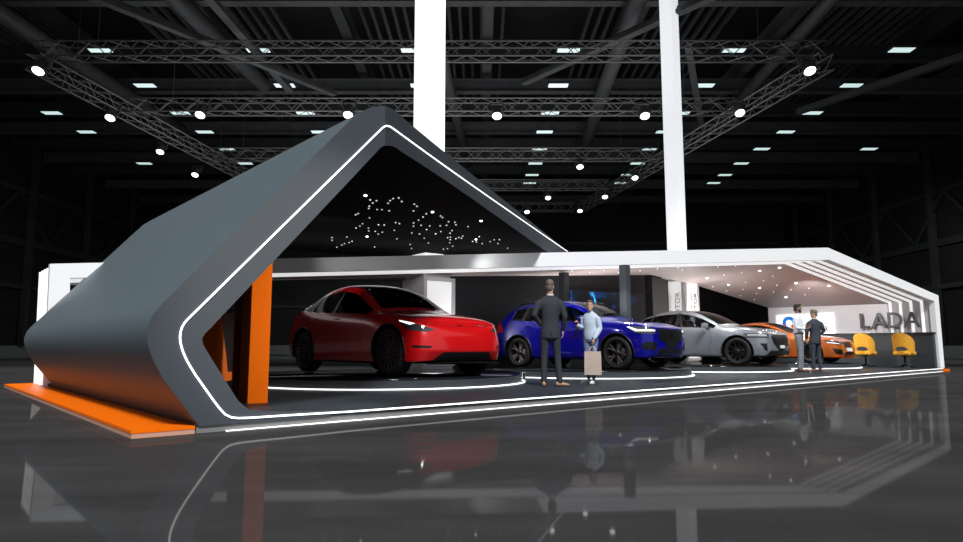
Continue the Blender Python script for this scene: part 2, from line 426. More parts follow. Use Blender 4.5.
# ================================================================ slate canopy
def pp(lst): return [V3((x, y, 0)) for x, y in lst]
AX = 385.0
outerK = [pp([(199, 426.3), (163, 379)]), pp([(163, 379), (150, 355), (145.5, 334), (151, 316), (163, 302.7)]), pp([(163, 302.7), (354, 116.6)]),
          pp([(354, 116.6), (364, 110), (374, 106.5), (385, 106)]), pp([(385, 106), (396, 111), (405, 120)]), pp([(405, 120), (450, 157), (567, 251), (582, 262.5)])]
innerK = [pp([(250, 410), (246, 408), (237.6, 400.3)]), pp([(237.6, 400.3), (206.5, 351), (201, 341), (203, 335), (210, 328.5)]), pp([(210, 328.5), (376, 152.5)]),
          pp([(376, 152.5), (380, 148), (383, 146), (385, 145.6)]), pp([(385, 145.6), (394, 146), (400, 151)]), pp([(400, 151), (450, 183), (548, 253), (565, 264)])]
NS = [4, 14, 6, 7, 5, 8]
A3 = at_v(AX, 130, 0); Eend = at_d(582, 262, 22.8)
P2n = V3((Eend.y-A3.y, -(Eend.x-A3.x), 0)).normalized()
def canopy_pts(K):
    out = []
    for piece, n in zip(K, NS):
        q = resample(chaikin(piece, 3), n)
        for p in q[(1 if out else 0):]:
            out.append(at_v(p.x, p.y, 0) if p.x <= AX+.01 else at_plane(p.x, p.y, A3, P2n))
    return out
FO = [p-V*.006 for p in canopy_pts(outerK)]; FI = [p-V*.006 for p in canopy_pts(innerK)]
nA = sum(NS[:4])-4+1-1
def backs(Fp):
    G = []; zmax = max(p.z for p in Fp); za = Fp[nA]
    for i, p in enumerate(Fp):
        if i <= nA: G.append(p+V*(7.75+1.15*max(0, min(1, (p.z-.1)/(zmax-.1)))))
        else:
            t = (i-nA)/(len(Fp)-1-nA)
            a = za+V*8.9; b_ = Fp[-1]+V*1.2; q = a.lerp(b_, t); q.z = p.z*t+a.z*(1-t) if t > .3 else a.z*(1-t)+p.z*t; G.append(q)
    return G
GO = backs(FO); GI = backs(FI)
can = root('exhibition_canopy', uv(.6, 4.2, ZB), 0, 'large slate grey folded canopy with a white light line around its open front', 'canopy')
def strip(bm, a, b, smooth=True, mi=0):
    A = [bm.verts.new(p) for p in a]; B = [bm.verts.new(p) for p in b]
    for i in range(len(A)-1):
        f = bm.faces.new([A[i], A[i+1], B[i+1], B[i]]); f.smooth = smooth; f.material_index = mi
bm = bmesh.new(); NV = 6
for s in range(NV):
    strip(bm, [a.lerp(b_, s/NV) for a, b_ in zip(FO, GO)], [a.lerp(b_, (s+1)/NV) for a, b_ in zip(FO, GO)])
bmesh.ops.remove_doubles(bm, verts=bm.verts, dist=1e-5)
loc_link('outer_skin', bm, SLATE, can)
bm = bmesh.new(); strip(bm, FO, FI, False); loc_link('front_face', bm, SLATE_SHADED, can)
bm = bmesh.new(); strip(bm, GO, GI, False); loc_link('back_face', bm, SLATE_SHADED, can)
bm = bmesh.new(); strip(bm, FI, GI); loc_link('inner_lining', bm, BLACKL, can)
bm = bmesh.new(); q = [at_v(x, y, 0)-V*.006 for x, y in ((199, 426.3), (330, 415.7), (330, 410.4), (290, 411.8), (266, 411.6), (250, 410))]
q[1].z = q[0].z; q[2].z = ZP+.004
prism(bm, q, V*.03); loc_link('front_toe', bm, SLATE_SHADED, can)
# light line
ledK = [pp([(280, 415.6), (242, 418.2), (228, 417.6), (219, 409), (195, 375)]), pp([(195, 375), (184, 357), (178.5, 339), (181.5, 325), (191, 315.5)]), pp([(191, 315.5), (380, 130)]),
        pp([(380, 130), (383, 127), (386, 126)]), pp([(386, 126), (389, 126.5), (393, 129.3)]), pp([(393, 129.3), (450, 170.7), (567, 251.5)])]
lp = []
for piece, n in zip(ledK, [16, 14, 5, 5, 5, 8]):
    q = resample(chaikin(piece, 3), n)
    for p in q[(1 if lp else 0):]:
        lp.append((at_v(p.x, p.y, 0)-V*.012) if p.x <= AX+1.5 else at_plane(p.x, p.y, A3, P2n)-V3(P2n)*(.012 if P2n.dot(V) > 0 else -.012))
lp = [uv(WID-.03, -.012, ZL-.008)] + lp if False else lp
lead = [uv(u_, -.012, lp[0].z + (ZL-.012-lp[0].z)*min(1, max(0, 1))) for u_ in (WID-.02, 12, 6, 3, to_uv(lp[0])[0]+.8)]
bm = bmesh.new(); pts = lead+lp
# flat ribbon, 22 mm wide
def ribbon(bm, pts, w_, thick, nrm=None):
    A = []
    for i, p in enumerate(pts):
        d = (pts[min(i+1, len(pts)-1)]-pts[max(i-1, 0)]).normalized()
        nn = nrm(i) if nrm else Z
        s_ = d.cross(nn).normalized()*w_/2
        A.append([p+s_, p-s_, p-s_+nn*thick, p+s_+nn*thick])
    vs = [[bm.verts.new(q) for q in r_] for r_ in A]
    for a, b_ in zip(vs, vs[1:]):
        for k_ in range(4): bm.faces.new([a[k_], a[(k_+1) % 4], b_[(k_+1) % 4], b_[k_]])
    bm.faces.new(vs[0]); bm.faces.new(vs[-1])
kA = len(lead)+16+14+5+5-4
P2o = -P2n if P2n.dot(V) > 0 else P2n
ribbon(bm, pts, .017, .006, lambda i: -V if i <= kA else P2o)
o = loc_link('light_line', bm, LED, can); o['label'] = 'white light line along the front face and platform edge'
# ceiling downlights in the canopy
DL = mat('downlight_face', (.9, .85, .82), .4, emit=(1, .93, .88), es=.6)
DLB = mat('bright_downlight', (.9, .9, .9), .4, emit=(1, 1, 1), es=5)
tree_in = BVHTree.FromPolygons([tuple(p) for p in FI+GI], [(i, i+1, len(FI)+i+1, len(FI)+i) for i in range(len(FI)-1)])
rnd = random.Random(5); done = []; cnt = 0
PLN = V3((-pi, 0, 0))
def dl_disc(px, py, r_, m, tree, par, r0=.006):
    h = tree.ray_cast(CAM, ray(px, py).normalized())
    if h[0] is None: return False
    n_ = h[1] if h[1].z < 0 else -h[1]
    x_, y_ = frame_of(n_); bm = bmesh.new()
    lathe(bm, [(0, .0), (r_, .0), (r_*1.15, -.003), (r_*1.15, -.02), (0, -.02)], 10)
    M = Matrix((x_, y_, n_)).transposed(); bmesh.ops.rotate(bm, matrix=M, verts=bm.verts)
    bmesh.ops.translate(bm, vec=h[0]+n_*.022-V3(par.location), verts=bm.verts)
    link('downlight', bm, m, par); return True
while cnt < 88:
    t = rnd.random()**.6; py = 196+54*t; px = rnd.uniform(372-62*t, 400+125*t)
    if py > 249: continue
    if any(abs(px-a)+abs(py-b_)*1.3 < 3.2 for a, b_ in done): continue
    done.append((px, py))
    if dl_disc(px, py, .013, DL, tree_in, can): cnt += 1
for px, py in ((365.5, 195), (432.5, 211.5), (481, 220.5), (367, 236), (476, 239)): dl_disc(px, py, .022, DLB, tree_in, can)

# ================================================================ white stepped portal
PF = at_z(44, 386, ZB); PR = uv(WID-.0, 0.02, 0)
PU = (PR-PF); PU.z = 0; PU.normalize(); PN = V3((-PU.y, PU.x, 0))
def on_portal(px, py, s=0.0): return at_plane(px, py, PF, PN)+V*s
outer = [(44, 387), (50, 263.8), (275, 258.6), (567, 252.2), (828, 247.6), (938.4, 295.5), (945, 372)]
inner = [(70, 387), (70, 278), (275, 272.6), (567, 266), (829, 259.8), (934.3, 301.3), (940.8, 372)]
por = root('stepped_portal', V3((PF+PR)/2), 0, 'long white roof portal with stepped frames spanning the whole stand', 'portal')
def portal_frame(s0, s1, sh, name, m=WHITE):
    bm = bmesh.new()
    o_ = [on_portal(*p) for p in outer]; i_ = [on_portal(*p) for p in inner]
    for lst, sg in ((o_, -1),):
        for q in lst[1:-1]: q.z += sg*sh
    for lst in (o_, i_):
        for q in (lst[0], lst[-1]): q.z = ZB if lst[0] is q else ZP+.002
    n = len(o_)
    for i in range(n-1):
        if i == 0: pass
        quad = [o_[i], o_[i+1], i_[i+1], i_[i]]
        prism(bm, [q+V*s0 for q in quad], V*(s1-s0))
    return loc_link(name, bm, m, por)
portal_frame(0, .16, 0, 'front_frame')
for k_ in range(1, 5): portal_frame(.31*k_+.03, .31*k_+.10, .05, 'inner_frame', mat('inner_frame_glow', (.85, .86, .87), .45, emit=(1, 1, 1), es=.6, var=.01))  # frames are no lamps; emission is added so they read fully bright
# recess between frames: set back slightly behind the frames' edges
bm = bmesh.new()
rec = [on_portal(*p) for p in inner[1:-1]]
rec2 = []
for i, q in enumerate(rec):
    rec2.append(q+Z*(.06 if i < 4 else .05))
rec2[-1] = rec2[-1]+PU*.03; rec2[0] = rec2[0]-PU*.06
foot = on_portal(*inner[-1])+PU*.03; foot.z = ZP+.002
footL = on_portal(*inner[0])-PU*.06; footL.z = ZB+.001
chain = [footL]+rec2+[foot]
for a, b_ in zip(chain, chain[1:]):
    th = .03 if True else 0
    up_ = Z*.03 if abs((b_-a).normalized().z) < .8 else (PU*.03 if a.x > 0 else -PU*.03)
    prism(bm, [a+V*.161, b_+V*.161, b_+V*1.36, a+V*1.36], up_)
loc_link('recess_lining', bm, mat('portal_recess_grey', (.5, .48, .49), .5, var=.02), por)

# ================================================================ ceiling + walls of the open room
SB = 1.36
def fp(px, py): return on_portal(px, py, SB)
Fl = fp(70, 278); Fa = fp(445, 268.8); Fb = fp(668, 263.6); Fc = fp(829, 259.8); Fr = fp(934.3, 301.3)
B0 = at_d(70, 285, 13.6); B1 = at_d(445, 276.3, 17.0); B2 = at_d(651, 275, 22.4); B3 = at_d(700, 286.5, 24.2)
SWU = WID+.02
B4 = at_u(768, 307.5, SWU)
CT = .12
bm = bmesh.new()
cf = [(Fl, Fa, B1, B0), (Fa, Fb, B2, B1), (Fb, Fc, B3, B2), (Fc, Fr, B4, B3)]
for q in cf:
    for tri in ((q[0], q[1], q[2]), (q[0], q[2], q[3])):
        prism(bm, [p+Z*.0 for p in tri], Z*CT)
cei = root('room_ceiling', V3((Fa+B2)/2), 0, 'pale ceiling sheet with warm bounced light in its colour under the white portal roof, dotted with small downlights', 'ceiling panel')
loc_link('ceiling_sheet', bm, CEIL, cei)
vs_, fs_ = [], []
for q in cf:
    b0_ = len(vs_); vs_ += [tuple(p) for p in q]; fs_ += [(b0_, b0_+1, b0_+2), (b0_, b0_+2, b0_+3)]
tree_c = BVHTree.FromPolygons(vs_, fs_)
BIG = [(707, 278), (728.5, 284.6), (759.7, 270.6), (759.7, 287.7), (779.6, 267.5), (796, 283), (829, 285.7), (786, 297)]
SML = [(724, 274.7), (741.5, 272.5), (745.5, 282.3), (713, 286.5), (743, 289.2), (763.5, 280.4), (756.5, 293.3), (726.7, 290.7), (754.3, 299.4), (740.7, 295.4), (772.8, 276), (773.5, 291.5),
       (805, 294.6), (791, 289.5), (809, 288), (820, 275.5), (777, 285), (572, 270.8), (590, 272), (604, 270.2), (618.5, 272.3), (640, 270.3), (657.5, 268.3), (678, 267.2), (682.5, 269.6), (718, 266.5), (735.5, 266)]
DLM = mat('ceiling_downlight', (.9, .9, .9), .4, emit=(1, .97, .95), es=1.3)
for px, py in BIG: dl_disc(px, py, .035, DLB, tree_c, cei)
for px, py in SML: dl_disc(px, py, .014, DLM, tree_c, cei)

def wall_panel(name, a, b, za, zb_, th, m, lab, cat='wall panel', z0=ZP+.001, back=None):
    """vertical panel from a to b (xy), top heights za/zb"""
    a = V3((a.x, a.y, 0)); b = V3((b.x, b.y, 0)); n_ = V3((-(b-a).y, (b-a).x, 0)).normalized()*th
    if back is not None and n_.dot(back) < 0: n_ = -n_
    bm = bmesh.new()
    prism(bm, [a+Z*z0, b+Z*z0, b+Z*zb_, a+Z*za], n_)
    t = link(name, bm, m); return tag(t, lab, cat)
BK = V3((0, 1, 0))
G = .004
wall_panel('back_wall', B1, B2-(B2-B1).normalized()*.35, B1.z-G, B2.z-.01, .12, DARKW, 'long charcoal back wall behind the red and blue cars', back=BK)
wall_panel('wall_return', B2+V3((-.33, -.05, 0)), B2+V3((.02, -.05, 0)), B2.z-.03, B2.z-.03, .25, DARKW, 'narrow charcoal wall end right of the galaxy screen', back=BK)
b2b = B2+V3((.04, .1, 0)); wall_panel('back_wall', b2b, B3+V3((-.06, .1, 0)), B2.z-.03, B3.z-.03, .12, GREYW, 'mid grey back wall beside the MOTOR signs', back=BK)
wall_panel('back_wall', B3, B4-(B4-B3).normalized()*.1, B3.z-.01, B4.z+.0, .12, BLACKL, 'black back wall with sloping top behind the silver car', back=BK)
e1 = uv(SWU, 1.32, 0); e1z = Fr.z
sw = wall_panel('side_wall', V3((Fr.x, Fr.y, 0))+V*.02+U*.0, B4, Fr.z-.01, B4.z-.01, .12, SIDEW, 'pale side wall behind the orange car and the counter', back=U)
# side wall plane: from Fr to B4
SWn = V3(((B4-Fr).y, -(B4-Fr).x, 0)).normalized()
if SWn.dot(U) > 0: SWn = -SWn
def at_sw(px, py, off): return at_plane(px, py, V3((Fr.x, Fr.y, 0))+SWn*off, SWn)

# dark counter
ZC = at_u(942, 332, WID-.3).z
CO = WID-.06
ct = root('reception_counter', uv(CO-.2, 2.7, ZP), 0, 'long dark slate counter behind the two mustard chairs', 'counter')
bm = bmesh.new(); slab(bm, CO-.30, CO-.0, .12, 5.6, ZP+.001, ZC-.03); loc_link('front_panel', bm, mat('counter_slate', (.032, .04, .045), .5, var=.04), ct)
bm = bmesh.new(); slab(bm, CO-.34, CO, .08, 5.64, ZC-.03, ZC); loc_link('counter_top', bm, mat('counter_slate', (.03, .04, .045), .5), ct)

# letters LADA
LU = WID-.2
p0 = at_u(860.5, 328.6, LU); p1 = at_u(921.5, 327.0, LU); ptop = at_u(860, 313.5, LU)
wdt = (p1-p0).length; hgt = ptop.z-p0.z; xd = -V
sg = root('letter_sign', V3((p0.x, p0.y, ZC)), 0, 'raised dark slate letters spelling LADA standing above the counter', 'sign')
xx = 0; bms = [text_mesh(ch, ext=.04, bold=0.014) for ch in 'LADA']
ws = []
for q in bms:
    xs = [v.co.x for v in q.verts]; ws.append(max(xs)-min(xs))
hs = max(max(v.co.y for v in q.verts) for q in bms)
gap = .08; tot = sum(ws)+gap*3-.05; sc_ = wdt/tot; x_ = 0
LETM = mat('letter_slate', (.06, .075, .09), .4, var=.03)
for i, q in enumerate(bms):
    fit_text(q, V3((p0.x, p0.y, p0.z))+xd*x_, xd, ws[i]*sc_, hgt, depth=.06)
    lo = loc_link('letter', q, LETM, sg); lo['label'] = 'letter '+'LADA'[i]
    bm = bmesh.new()
    for fx in (.25, .75):
        pb = V3((p0.x, p0.y, 0))+xd*(x_+ws[i]*sc_*fx)
        tube(bm, [pb+Z*ZC, pb+Z*(p0.z+.02)], .004, 6)
    loc_link('standoff', bm, BLKM, sg)
    x_ += (ws[i]+(gap if i == 0 else gap*.55))*sc_

# white backlit sign on the side wall
q = [at_sw(777, 332, .03), at_sw(835, 334, .03), at_sw(835, 312.5, .03), at_sw(777, 315.3, .03)]
zs0, zs1 = ZC-.25, (q[2].z+q[3].z)/2
a_ = q[0].copy(); b_ = q[1].copy(); a_.z = b_.z = zs0
sgn = root('wall_sign', V3((a_+b_)/2), 0, 'white backlit sign with a blue swirl logo and the word MOTOR, on the side wall', 'sign')
bm = bmesh.new(); prism(bm, [a_, b_, V3((b_.x, b_.y, zs1)), V3((a_.x, a_.y, zs1))], SWn*.03)
loc_link('panel', bm, mat('sign_white', (.9, .9, .9), .4, emit=(1, 1, 1), es=.75, var=.01), sgn)
sd = (b_-a_).normalized(); sw_ = (b_-a_).length
TXT = mat('sign_text_black', (.02, .02, .02), .5); TXG = mat('sign_text_grey', (.35, .35, .35), .5)
t_ = fit_text(text_mesh('MOTOR', ext=.01, bold=.0), at_sw(790, 332.3, .07), sd, (at_sw(829.5, 332, .07)-at_sw(790, 332, .07)).length, .2, depth=.012); loc_link('lettering', t_, TXT, sgn)
t_ = fit_text(text_mesh('sgalSpSA', ext=.01, shear=.3), at_sw(803, 325.8, .07), sd, (at_sw(828, 325.8, .07)-at_sw(803, 325.8, .07)).length, .1, depth=.012); loc_link('script_lettering', t_, TXG, sgn)
lc = at_sw(789, 323, .075)
for j, (c_, a0, a1) in enumerate((((.02, .25, .85), 40, 190), ((.05, .55, .9), -10, 60), ((.35, .12, .7), 180, 235), ((.9, .2, .1), 300, 345))):
    bm = bmesh.new(); pts_ = [lc+sd*(.2*cos(R(t)))+Z*(.2*sin(R(t))) for t in range(a0, a1+1, 10)]
    n0 = len(pts_)
    A_ = [bm.verts.new(lc+(p-lc)*1.25) for p in pts_]; B_ = [bm.verts.new(lc+(p-lc)*.6) for p in pts_]
    for i in range(n0-1): bm.faces.new([A_[i], A_[i+1], B_[i+1], B_[i]])
    r_ = bmesh.ops.extrude_face_region(bm, geom=bm.faces[:]); bmesh.ops.translate(bm, vec=SWn*.01, verts=[v for v in r_['geom'] if isinstance(v, bmesh.types.BMVert)])
    loc_link('logo_arc', bm, mat('logo_%d' % j, c_, .4, emit=c_, es=.3), sgn)

# ================================================================ towers and light box columns
def tower(px, d, wbox, zc, ztop, label, lab2, rot, texts):
    base = at_d(px, 347, d); base.z = ZP
    t = root('tower', base, rot, label, 'tower')
    bm = bmesh.new(); hw = .25 if texts else .30; box(bm, (0, 0, (zc+ztop)/2-ZP), (hw*2, hw*2, ztop-zc)); link('shaft', bm, mat('tower_fabric_glow', (.92, .93, .95), .5, emit=(.95, .97, 1), es=.7, var=.005), t)  # shaft glow is added so both faces come out full white
    bm = bmesh.new(); box(bm, (0, 0, (zc-.14)/2-ZP/2), (wbox-.04, wbox-.04, zc-.14-ZP)); link('column', bm, mat('column_white', (.7, .67, .68), .5, var=.02), t)
    bm = bmesh.new(); box(bm, (0, 0, zc-.14-ZP+.07), (wbox*.86, wbox*.86, .135)); link('cap', bm, mat('cap_grey', (.55, .53, .54), .5), t)
    FR = mat('lightbox_frame', (.62, .62, .65), .35, var=.02); SC = mat('lightbox_face', (.9, .9, .9), .4, emit=(1, 1, 1), es=.45, var=.01)
    for i, a in enumerate((-pi/2, 0, pi, pi/2) if texts else (-pi/2, 0)):
        lb = None; n_ = V3((cos(a), sin(a), 0)); s_ = V3((-sin(a), cos(a), 0)); zt = zc-.16-ZP; zb_ = .25
        bm = bmesh.new(); c0 = n_*(wbox/2+.012)
        for sx in (-1, 1): bar(bm, c0+s_*sx*(wbox/2-.05)+Z*(zb_), c0+s_*sx*(wbox/2-.05)+Z*zt, .1, .06, up=n_)
        for z_ in (zb_, zt): bar(bm, c0-s_*wbox/2+Z*z_, c0+s_*wbox/2+Z*z_, .06, .1, up=Z)
        fr = link('display_frame', bm, FR, t)
        bm = bmesh.new(); bar(bm, n_*(wbox/2+.004)+Z*(zb_+.04), n_*(wbox/2+.004)+Z*(zt-.04), wbox-.2, .03, up=n_); sc = link('display_face', bm, SC, t)
        if texts:
            W_ = wbox-.2; c1 = n_*(wbox/2+.022)
            q = fit_text(text_mesh('MOTOR', ext=.01), c1+s_*(W_*.42)+Z*(zt-1.45), Z, 1.02, W_*.25, up=-s_, depth=.008); link('lettering', q, TXT, t)
            q = fit_text(text_mesh('sgalSp', ext=.01, shear=.3), c1+s_*(W_*.02)+Z*(zt-1.3), Z, .85, W_*.17, up=-s_, depth=.008); link('script_lettering', q, TXG, t)
            bm = bmesh.new()
            for j in range(3):
                z_ = zt-2.35+j*.16
                prism(bm, [c1+s_*(-.25)+Z*(z_-.12), c1+s_*(.2)+Z*(z_+.0), c1+s_*(.28)+Z*(z_+.1), c1+s_*(-.15)+Z*(z_-.0)], n_*.006)
            link('flame_graphic', bm, mat('flame_orange', (.9, .16, .04), .5, emit=(.9, .2, .05), es=.3), t)
    return t
tower(427, 17.0, .98, at_d(430, 275, 17.0).z, 12.2, 'white tower rising through the canopy roof behind the red car, with a blank lit screen', '', UANG-.02, False)
tower(680.5, 23.4, .98, at_d(680, 277, 23.4).z, 15.0, 'white tower with lit MOTOR signs around its foot, behind the silver car', '', UANG+R(3), True)

# dark posts
for (px, d, ztop, w_, lab) in ((565, 18.4, 272.8, .26, 'dark slate post left of the galaxy screen, behind the blue car'), (626.5, 16.6, 265.5, .25, 'dark slate post right of the galaxy screen, nearer the roof edge')):
    b_ = at_d(px, 347, d); zt = at_d(px, ztop, d).z
    t = root('post', V3((b_.x, b_.y, ZP)), UANG, lab, 'post')
    bm = bmesh.new(); box(bm, (0, 0, (zt-ZP)/2+.005), (w_*.8, w_*.8, zt-ZP-.0), bev=.006); link('shaft', bm, mat('post_slate', (.045, .055, .06), .45), t)
    bm = bmesh.new(); box(bm, (0, 0, .012), (w_*1.15, w_*1.15, .02)); link('base_plate', bm, BLKM, t)

# galaxy screen
sm = bpy.data.materials.new('galaxy_picture'); sm.use_nodes = True; nt = sm.node_tree; b = nt.nodes['Principled BSDF']
tc = nt.nodes.new('ShaderNodeTexCoord'); n1 = nt.nodes.new('ShaderNodeTexNoise'); n1.inputs['Scale'].default_value = 1.3; n1.inputs['Detail'].default_value = 7; n1.inputs['Distortion'].default_value = .8
rp = nt.nodes.new('ShaderNodeValToRGB'); e = rp.color_ramp.elements; e[0].position = .5; e[0].color = (.0005, .0008, .002, 1); e[1].position = .78; e[1].color = (.05, .45, .9, 1)
e2 = rp.color_ramp.elements.new(.6); e2.color = (.001, .018, .09, 1)
v1 = nt.nodes.new('ShaderNodeTexVoronoi'); v1.inputs['Scale'].default_value = 9
lt = nt.nodes.new('ShaderNodeMath'); lt.operation = 'LESS_THAN'; lt.inputs[1].default_value = .035
ad = nt.nodes.new('ShaderNodeMixRGB'); ad.blend_type = 'ADD'; ad.inputs[0].default_value = 1
nt.links.new(tc.outputs['Object'], n1.inputs[0]); nt.links.new(n1.outputs['Fac'], rp.inputs[0]); nt.links.new(tc.outputs['Object'], v1.inputs[0]); nt.links.new(v1.outputs['Distance'], lt.inputs[0])
nt.links.new(rp.outputs[0], ad.inputs[1]); nt.links.new(lt.outputs[0], ad.inputs[2]); nt.links.new(ad.outputs[0], b.inputs['Emission Color']); b.inputs['Emission Strength'].default_value = 1.6
b.inputs['Base Color'].default_value = (.002, .002, .003, 1); b.inputs['Roughness'].default_value = .3
Dn = V3(((B2-B1).y, -(B2-B1).x, 0)).normalized()
if Dn.y > 0: Dn = -Dn
def at_D(px, py, off): return at_plane(px, py, V3((B1.x, B1.y, 0))+Dn*off, Dn)
s0 = at_D(570, 290.5, .08); s1 = at_D(643, 295, .08); 
zbot = 1.0
scr = root('video_wall', V3(((s0.x+s1.x)/2, (s0.y+s1.y)/2, zbot)), 0, 'wide dark video screen showing a blue galaxy and a thin blue planet edge, on the back wall', 'screen')
bm = bmesh.new(); prism(bm, [V3((s0.x, s0.y, zbot)), V3((s1.x, s1.y, zbot)), s1, s0], Dn*.03); loc_link('display', bm, sm, scr)
bm = bmesh.new(); prism(bm, [V3((s0.x, s0.y, zbot-.03)), V3((s1.x, s1.y, zbot-.03)), s1+Z*.03, s0+Z*.03], -Dn*.05); loc_link('casing', bm, BLK, scr)
pa = [(592, 292), (595.5, 299), (598, 308), (598.5, 318), (597, 330), (594, 342)]; pb = [(592, 292), (594, 299), (595, 308), (595, 318), (594, 330), (591.5, 342)]
bm = bmesh.new(); A_ = [bm.verts.new(at_D(x, y, .115)) for x, y in pa]; B_ = [bm.verts.new(at_D(x, y, .115)) for x, y in pb[1:]]
B_ = [A_[0]]+B_
bm.faces.new([A_[0], A_[1], B_[1]])
for i in range(1, 5): bm.faces.new([A_[i], A_[i+1], B_[i+1], B_[i]])
loc_link('planet_edge', bm, mat('planet_blue', (.02, .2, .4), .4, emit=(.03, .42, 1), es=1.0), scr)

# ================================================================ orange folded partitions under the canopy
def v_of(px, py, z): return to_uv(at_z(px, py, z))
def panel_on(a_px, b_px, ybase_a, ybase_b, ztop_a, ztop_b, th, name, par, m=ORANGE, dirn=None):
    a = at_z(a_px, ybase_a, ZP+.001); b_ = at_z(b_px, ybase_b, ZP+.001)
    bm = bmesh.new(); n_ = dirn if dirn is not None else V*th
    prism(bm, [a, b_, b_+Z*(ztop_b-ZP), a+Z*(ztop_a-ZP)], n_); return loc_link(name, bm, m, par)
opp = root('orange_partition', at_z(257, 403, ZP), 0, 'tall glossy orange folded partition inside the left canopy, nearest the camera', 'partition')
panel_on(247.5, 267.5, 403.6, 403, 1.75, 2.05, .0, 'front_panel', opp, dirn=V*.28)
panel_on(237, 245.5, 396, 398.5, 1.45, 1.62, 0, 'side_panel', opp, dirn=V*.22)
bm = bmesh.new(); a = at_z(246, 399, ZP+.001); prism(bm, [a, a+U*.05, a+U*.05+V*.5, a+V*.5], Z*1.5); loc_link('rib', bm, mat('deep_orange', (.55, .07, .004), .4), opp)
bm = bmesh.new(); a = at_z(233.8, 391, ZP+.001); prism(bm, [a, a+U*.06, a+U*.06+V*.6, a+V*.6], Z*1.2); loc_link('rib', bm, mat('deep_orange', (.55, .07, .004), .4), opp)
op2 = root('orange_partition', uv(.6, 3.6, ZP), 0, 'orange slanted partition farther back in the canopy, left of the tall one', 'partition')
c_ = [at_v(198, 345, 3.2), at_v(221, 312, 3.2), at_v(229, 381, 3.2), at_v(205, 384, 3.2)]
c_[2].z = max(ZP+.001, c_[2].z); c_[3].z = c_[2].z
bm = bmesh.new(); prism(bm, c_, V*.12); loc_link('slanted_panel', bm, ORANGE, op2)
bm = bmesh.new(); a = at_v(224, 376, 3.3); b_ = at_v(240, 376, 3.3); bar(bm, a, b_, .08, .12); loc_link('rail', bm, ORANGE, op2)
bm = bmesh.new(); a = at_v(224, 381.5, 3.3); b_ = at_v(240, 381.5, 3.3); a.z = b_.z = ZP+.035; bar(bm, a, b_, .08, .06); loc_link('rail', bm, ORANGE, op2)
light('partition_fill_spot', 'SPOT', uv(5.0, -12, 4.6), 2600, uv(.8, 1.4, 1.05), size=.12, spot=R(15), col=(1, .97, .93))  # added fill spot, brightens the orange panels from outside the canopy
light('partition_fill_area', 'AREA', uv(2.1, .1, 1.25), 22, uv(.6, 1.3, 1.0), size=.7, sy=1.6, col=(1, .95, .9))  # added fill without a fixture, lifts the orange panels from inside

for (u_, v_, pw) in ((8.2, 6.9, 30), (13.3, 6.2, 90), (18.5, 5.9, 90), (22.2, 6.4, 40)):
    light('ceiling_fill', 'AREA', uv(u_, v_, 1.05), pw, uv(u_, v_, 4), size=1.4, sy=.5, col=(1, .93, .9))  # added upward fills behind the cars, only there to brighten the ceiling
for (u_, v_, z_, pw) in ((11, 3.4, 2.5, 90), (13.2, 3.8, 2.75, 110), (15.4, 3.4, 2.85, 150), (17.5, 3.6, 2.95, 180), (19.6, 2.6, 2.95, 260), (21.3, 3.4, 2.4, 170)):
    light('room_downlight', 'SPOT', uv(u_, v_, z_), pw, uv(u_, v_, 0), size=.06, col=(1, .96, .94), spot=R(140))
for a_, b_ in ((2.2, 1.6), (4.6, 4.4), (7.0, 7.6)): light('beam_fill', 'SPOT', uv(a_+.4, 3.6+a_*.25, 2.72), 90, on_portal(300+70*b_, 265), size=.1, spot=R(62))  # added fills under the canopy to lift the shaded portal beam

for (x_, y_, z_, pw) in ((-22, 34, 10.4, 1800), (-14, 52, 10.4, 2600), (0, 44, 10.4, 1500), (0, 62, 10.4, 2600), (15, 54, 10.4, 2600), (24, 38, 10.4, 3600)):
    light('hall_lamp', 'SPOT', (x_, y_, z_), pw, (x_*1.1, y_+4, 0), size=.15, spot=R(165), col=(.95, 1, .99))

light('side_wall_fill', 'SPOT', uv(19.4, 2.8, 2.6), 300, uv(WID, 3.2, 1.5), size=.06, spot=R(75), col=(1, .99, 1))  # added fill with no fixture, makes the pale side wall brighter
# ================================================================ cars
def paint(name, col, metal=.2, rough=.3):
    rough = .22
    return mat(name, col, rough, metal=metal, spec=.5, coat=1.0, var=.015, scale=3)
RED = paint('red_car_paint', (.62, .006, .008), .1, .3); BLUE = paint('blue_car_paint', (.004, .004, .30), .2, .3)
SILVER = paint('silver_car_paint', (.33, .36, .39), .5, .35); ORG = paint('burnt_orange_car_paint', (.52, .12, .015), .25, .3)
GLS = glass('car_glass', (.2, .21, .22)); GLD = glass('dark_car_glass', (.04, .04, .045))
LAMPW = mat('headlamp_white', (.9, .9, .9), .2, emit=(1, 1, 1), es=1.2); LAMPG = mat('headlamp_glass', (.05, .05, .055), .05, spec=.8, coat=1)
TAIL = mat('tail_lamp_red', (.35, .004, .004), .15, coat=1)
PLATE = mat('plate_white', (.8, .8, .8), .5, var=.01); SEAT = mat('seat_leather', (.03, .03, .033), .6)
GRIL = mat('grille_black', (.008, .008, .009), .3, spec=.5)
RIMB = mat('dark_bronze_rim', (.045, .028, .022), .35, metal=.6); RIMS = mat('machined_rim', (.5, .5, .52), .25, metal=.9); RIMK = mat('black_rim', (.005, .005, .006), .3)
DISC = mat('brake_disc_steel', (.25, .25, .26), .35, metal=.9)

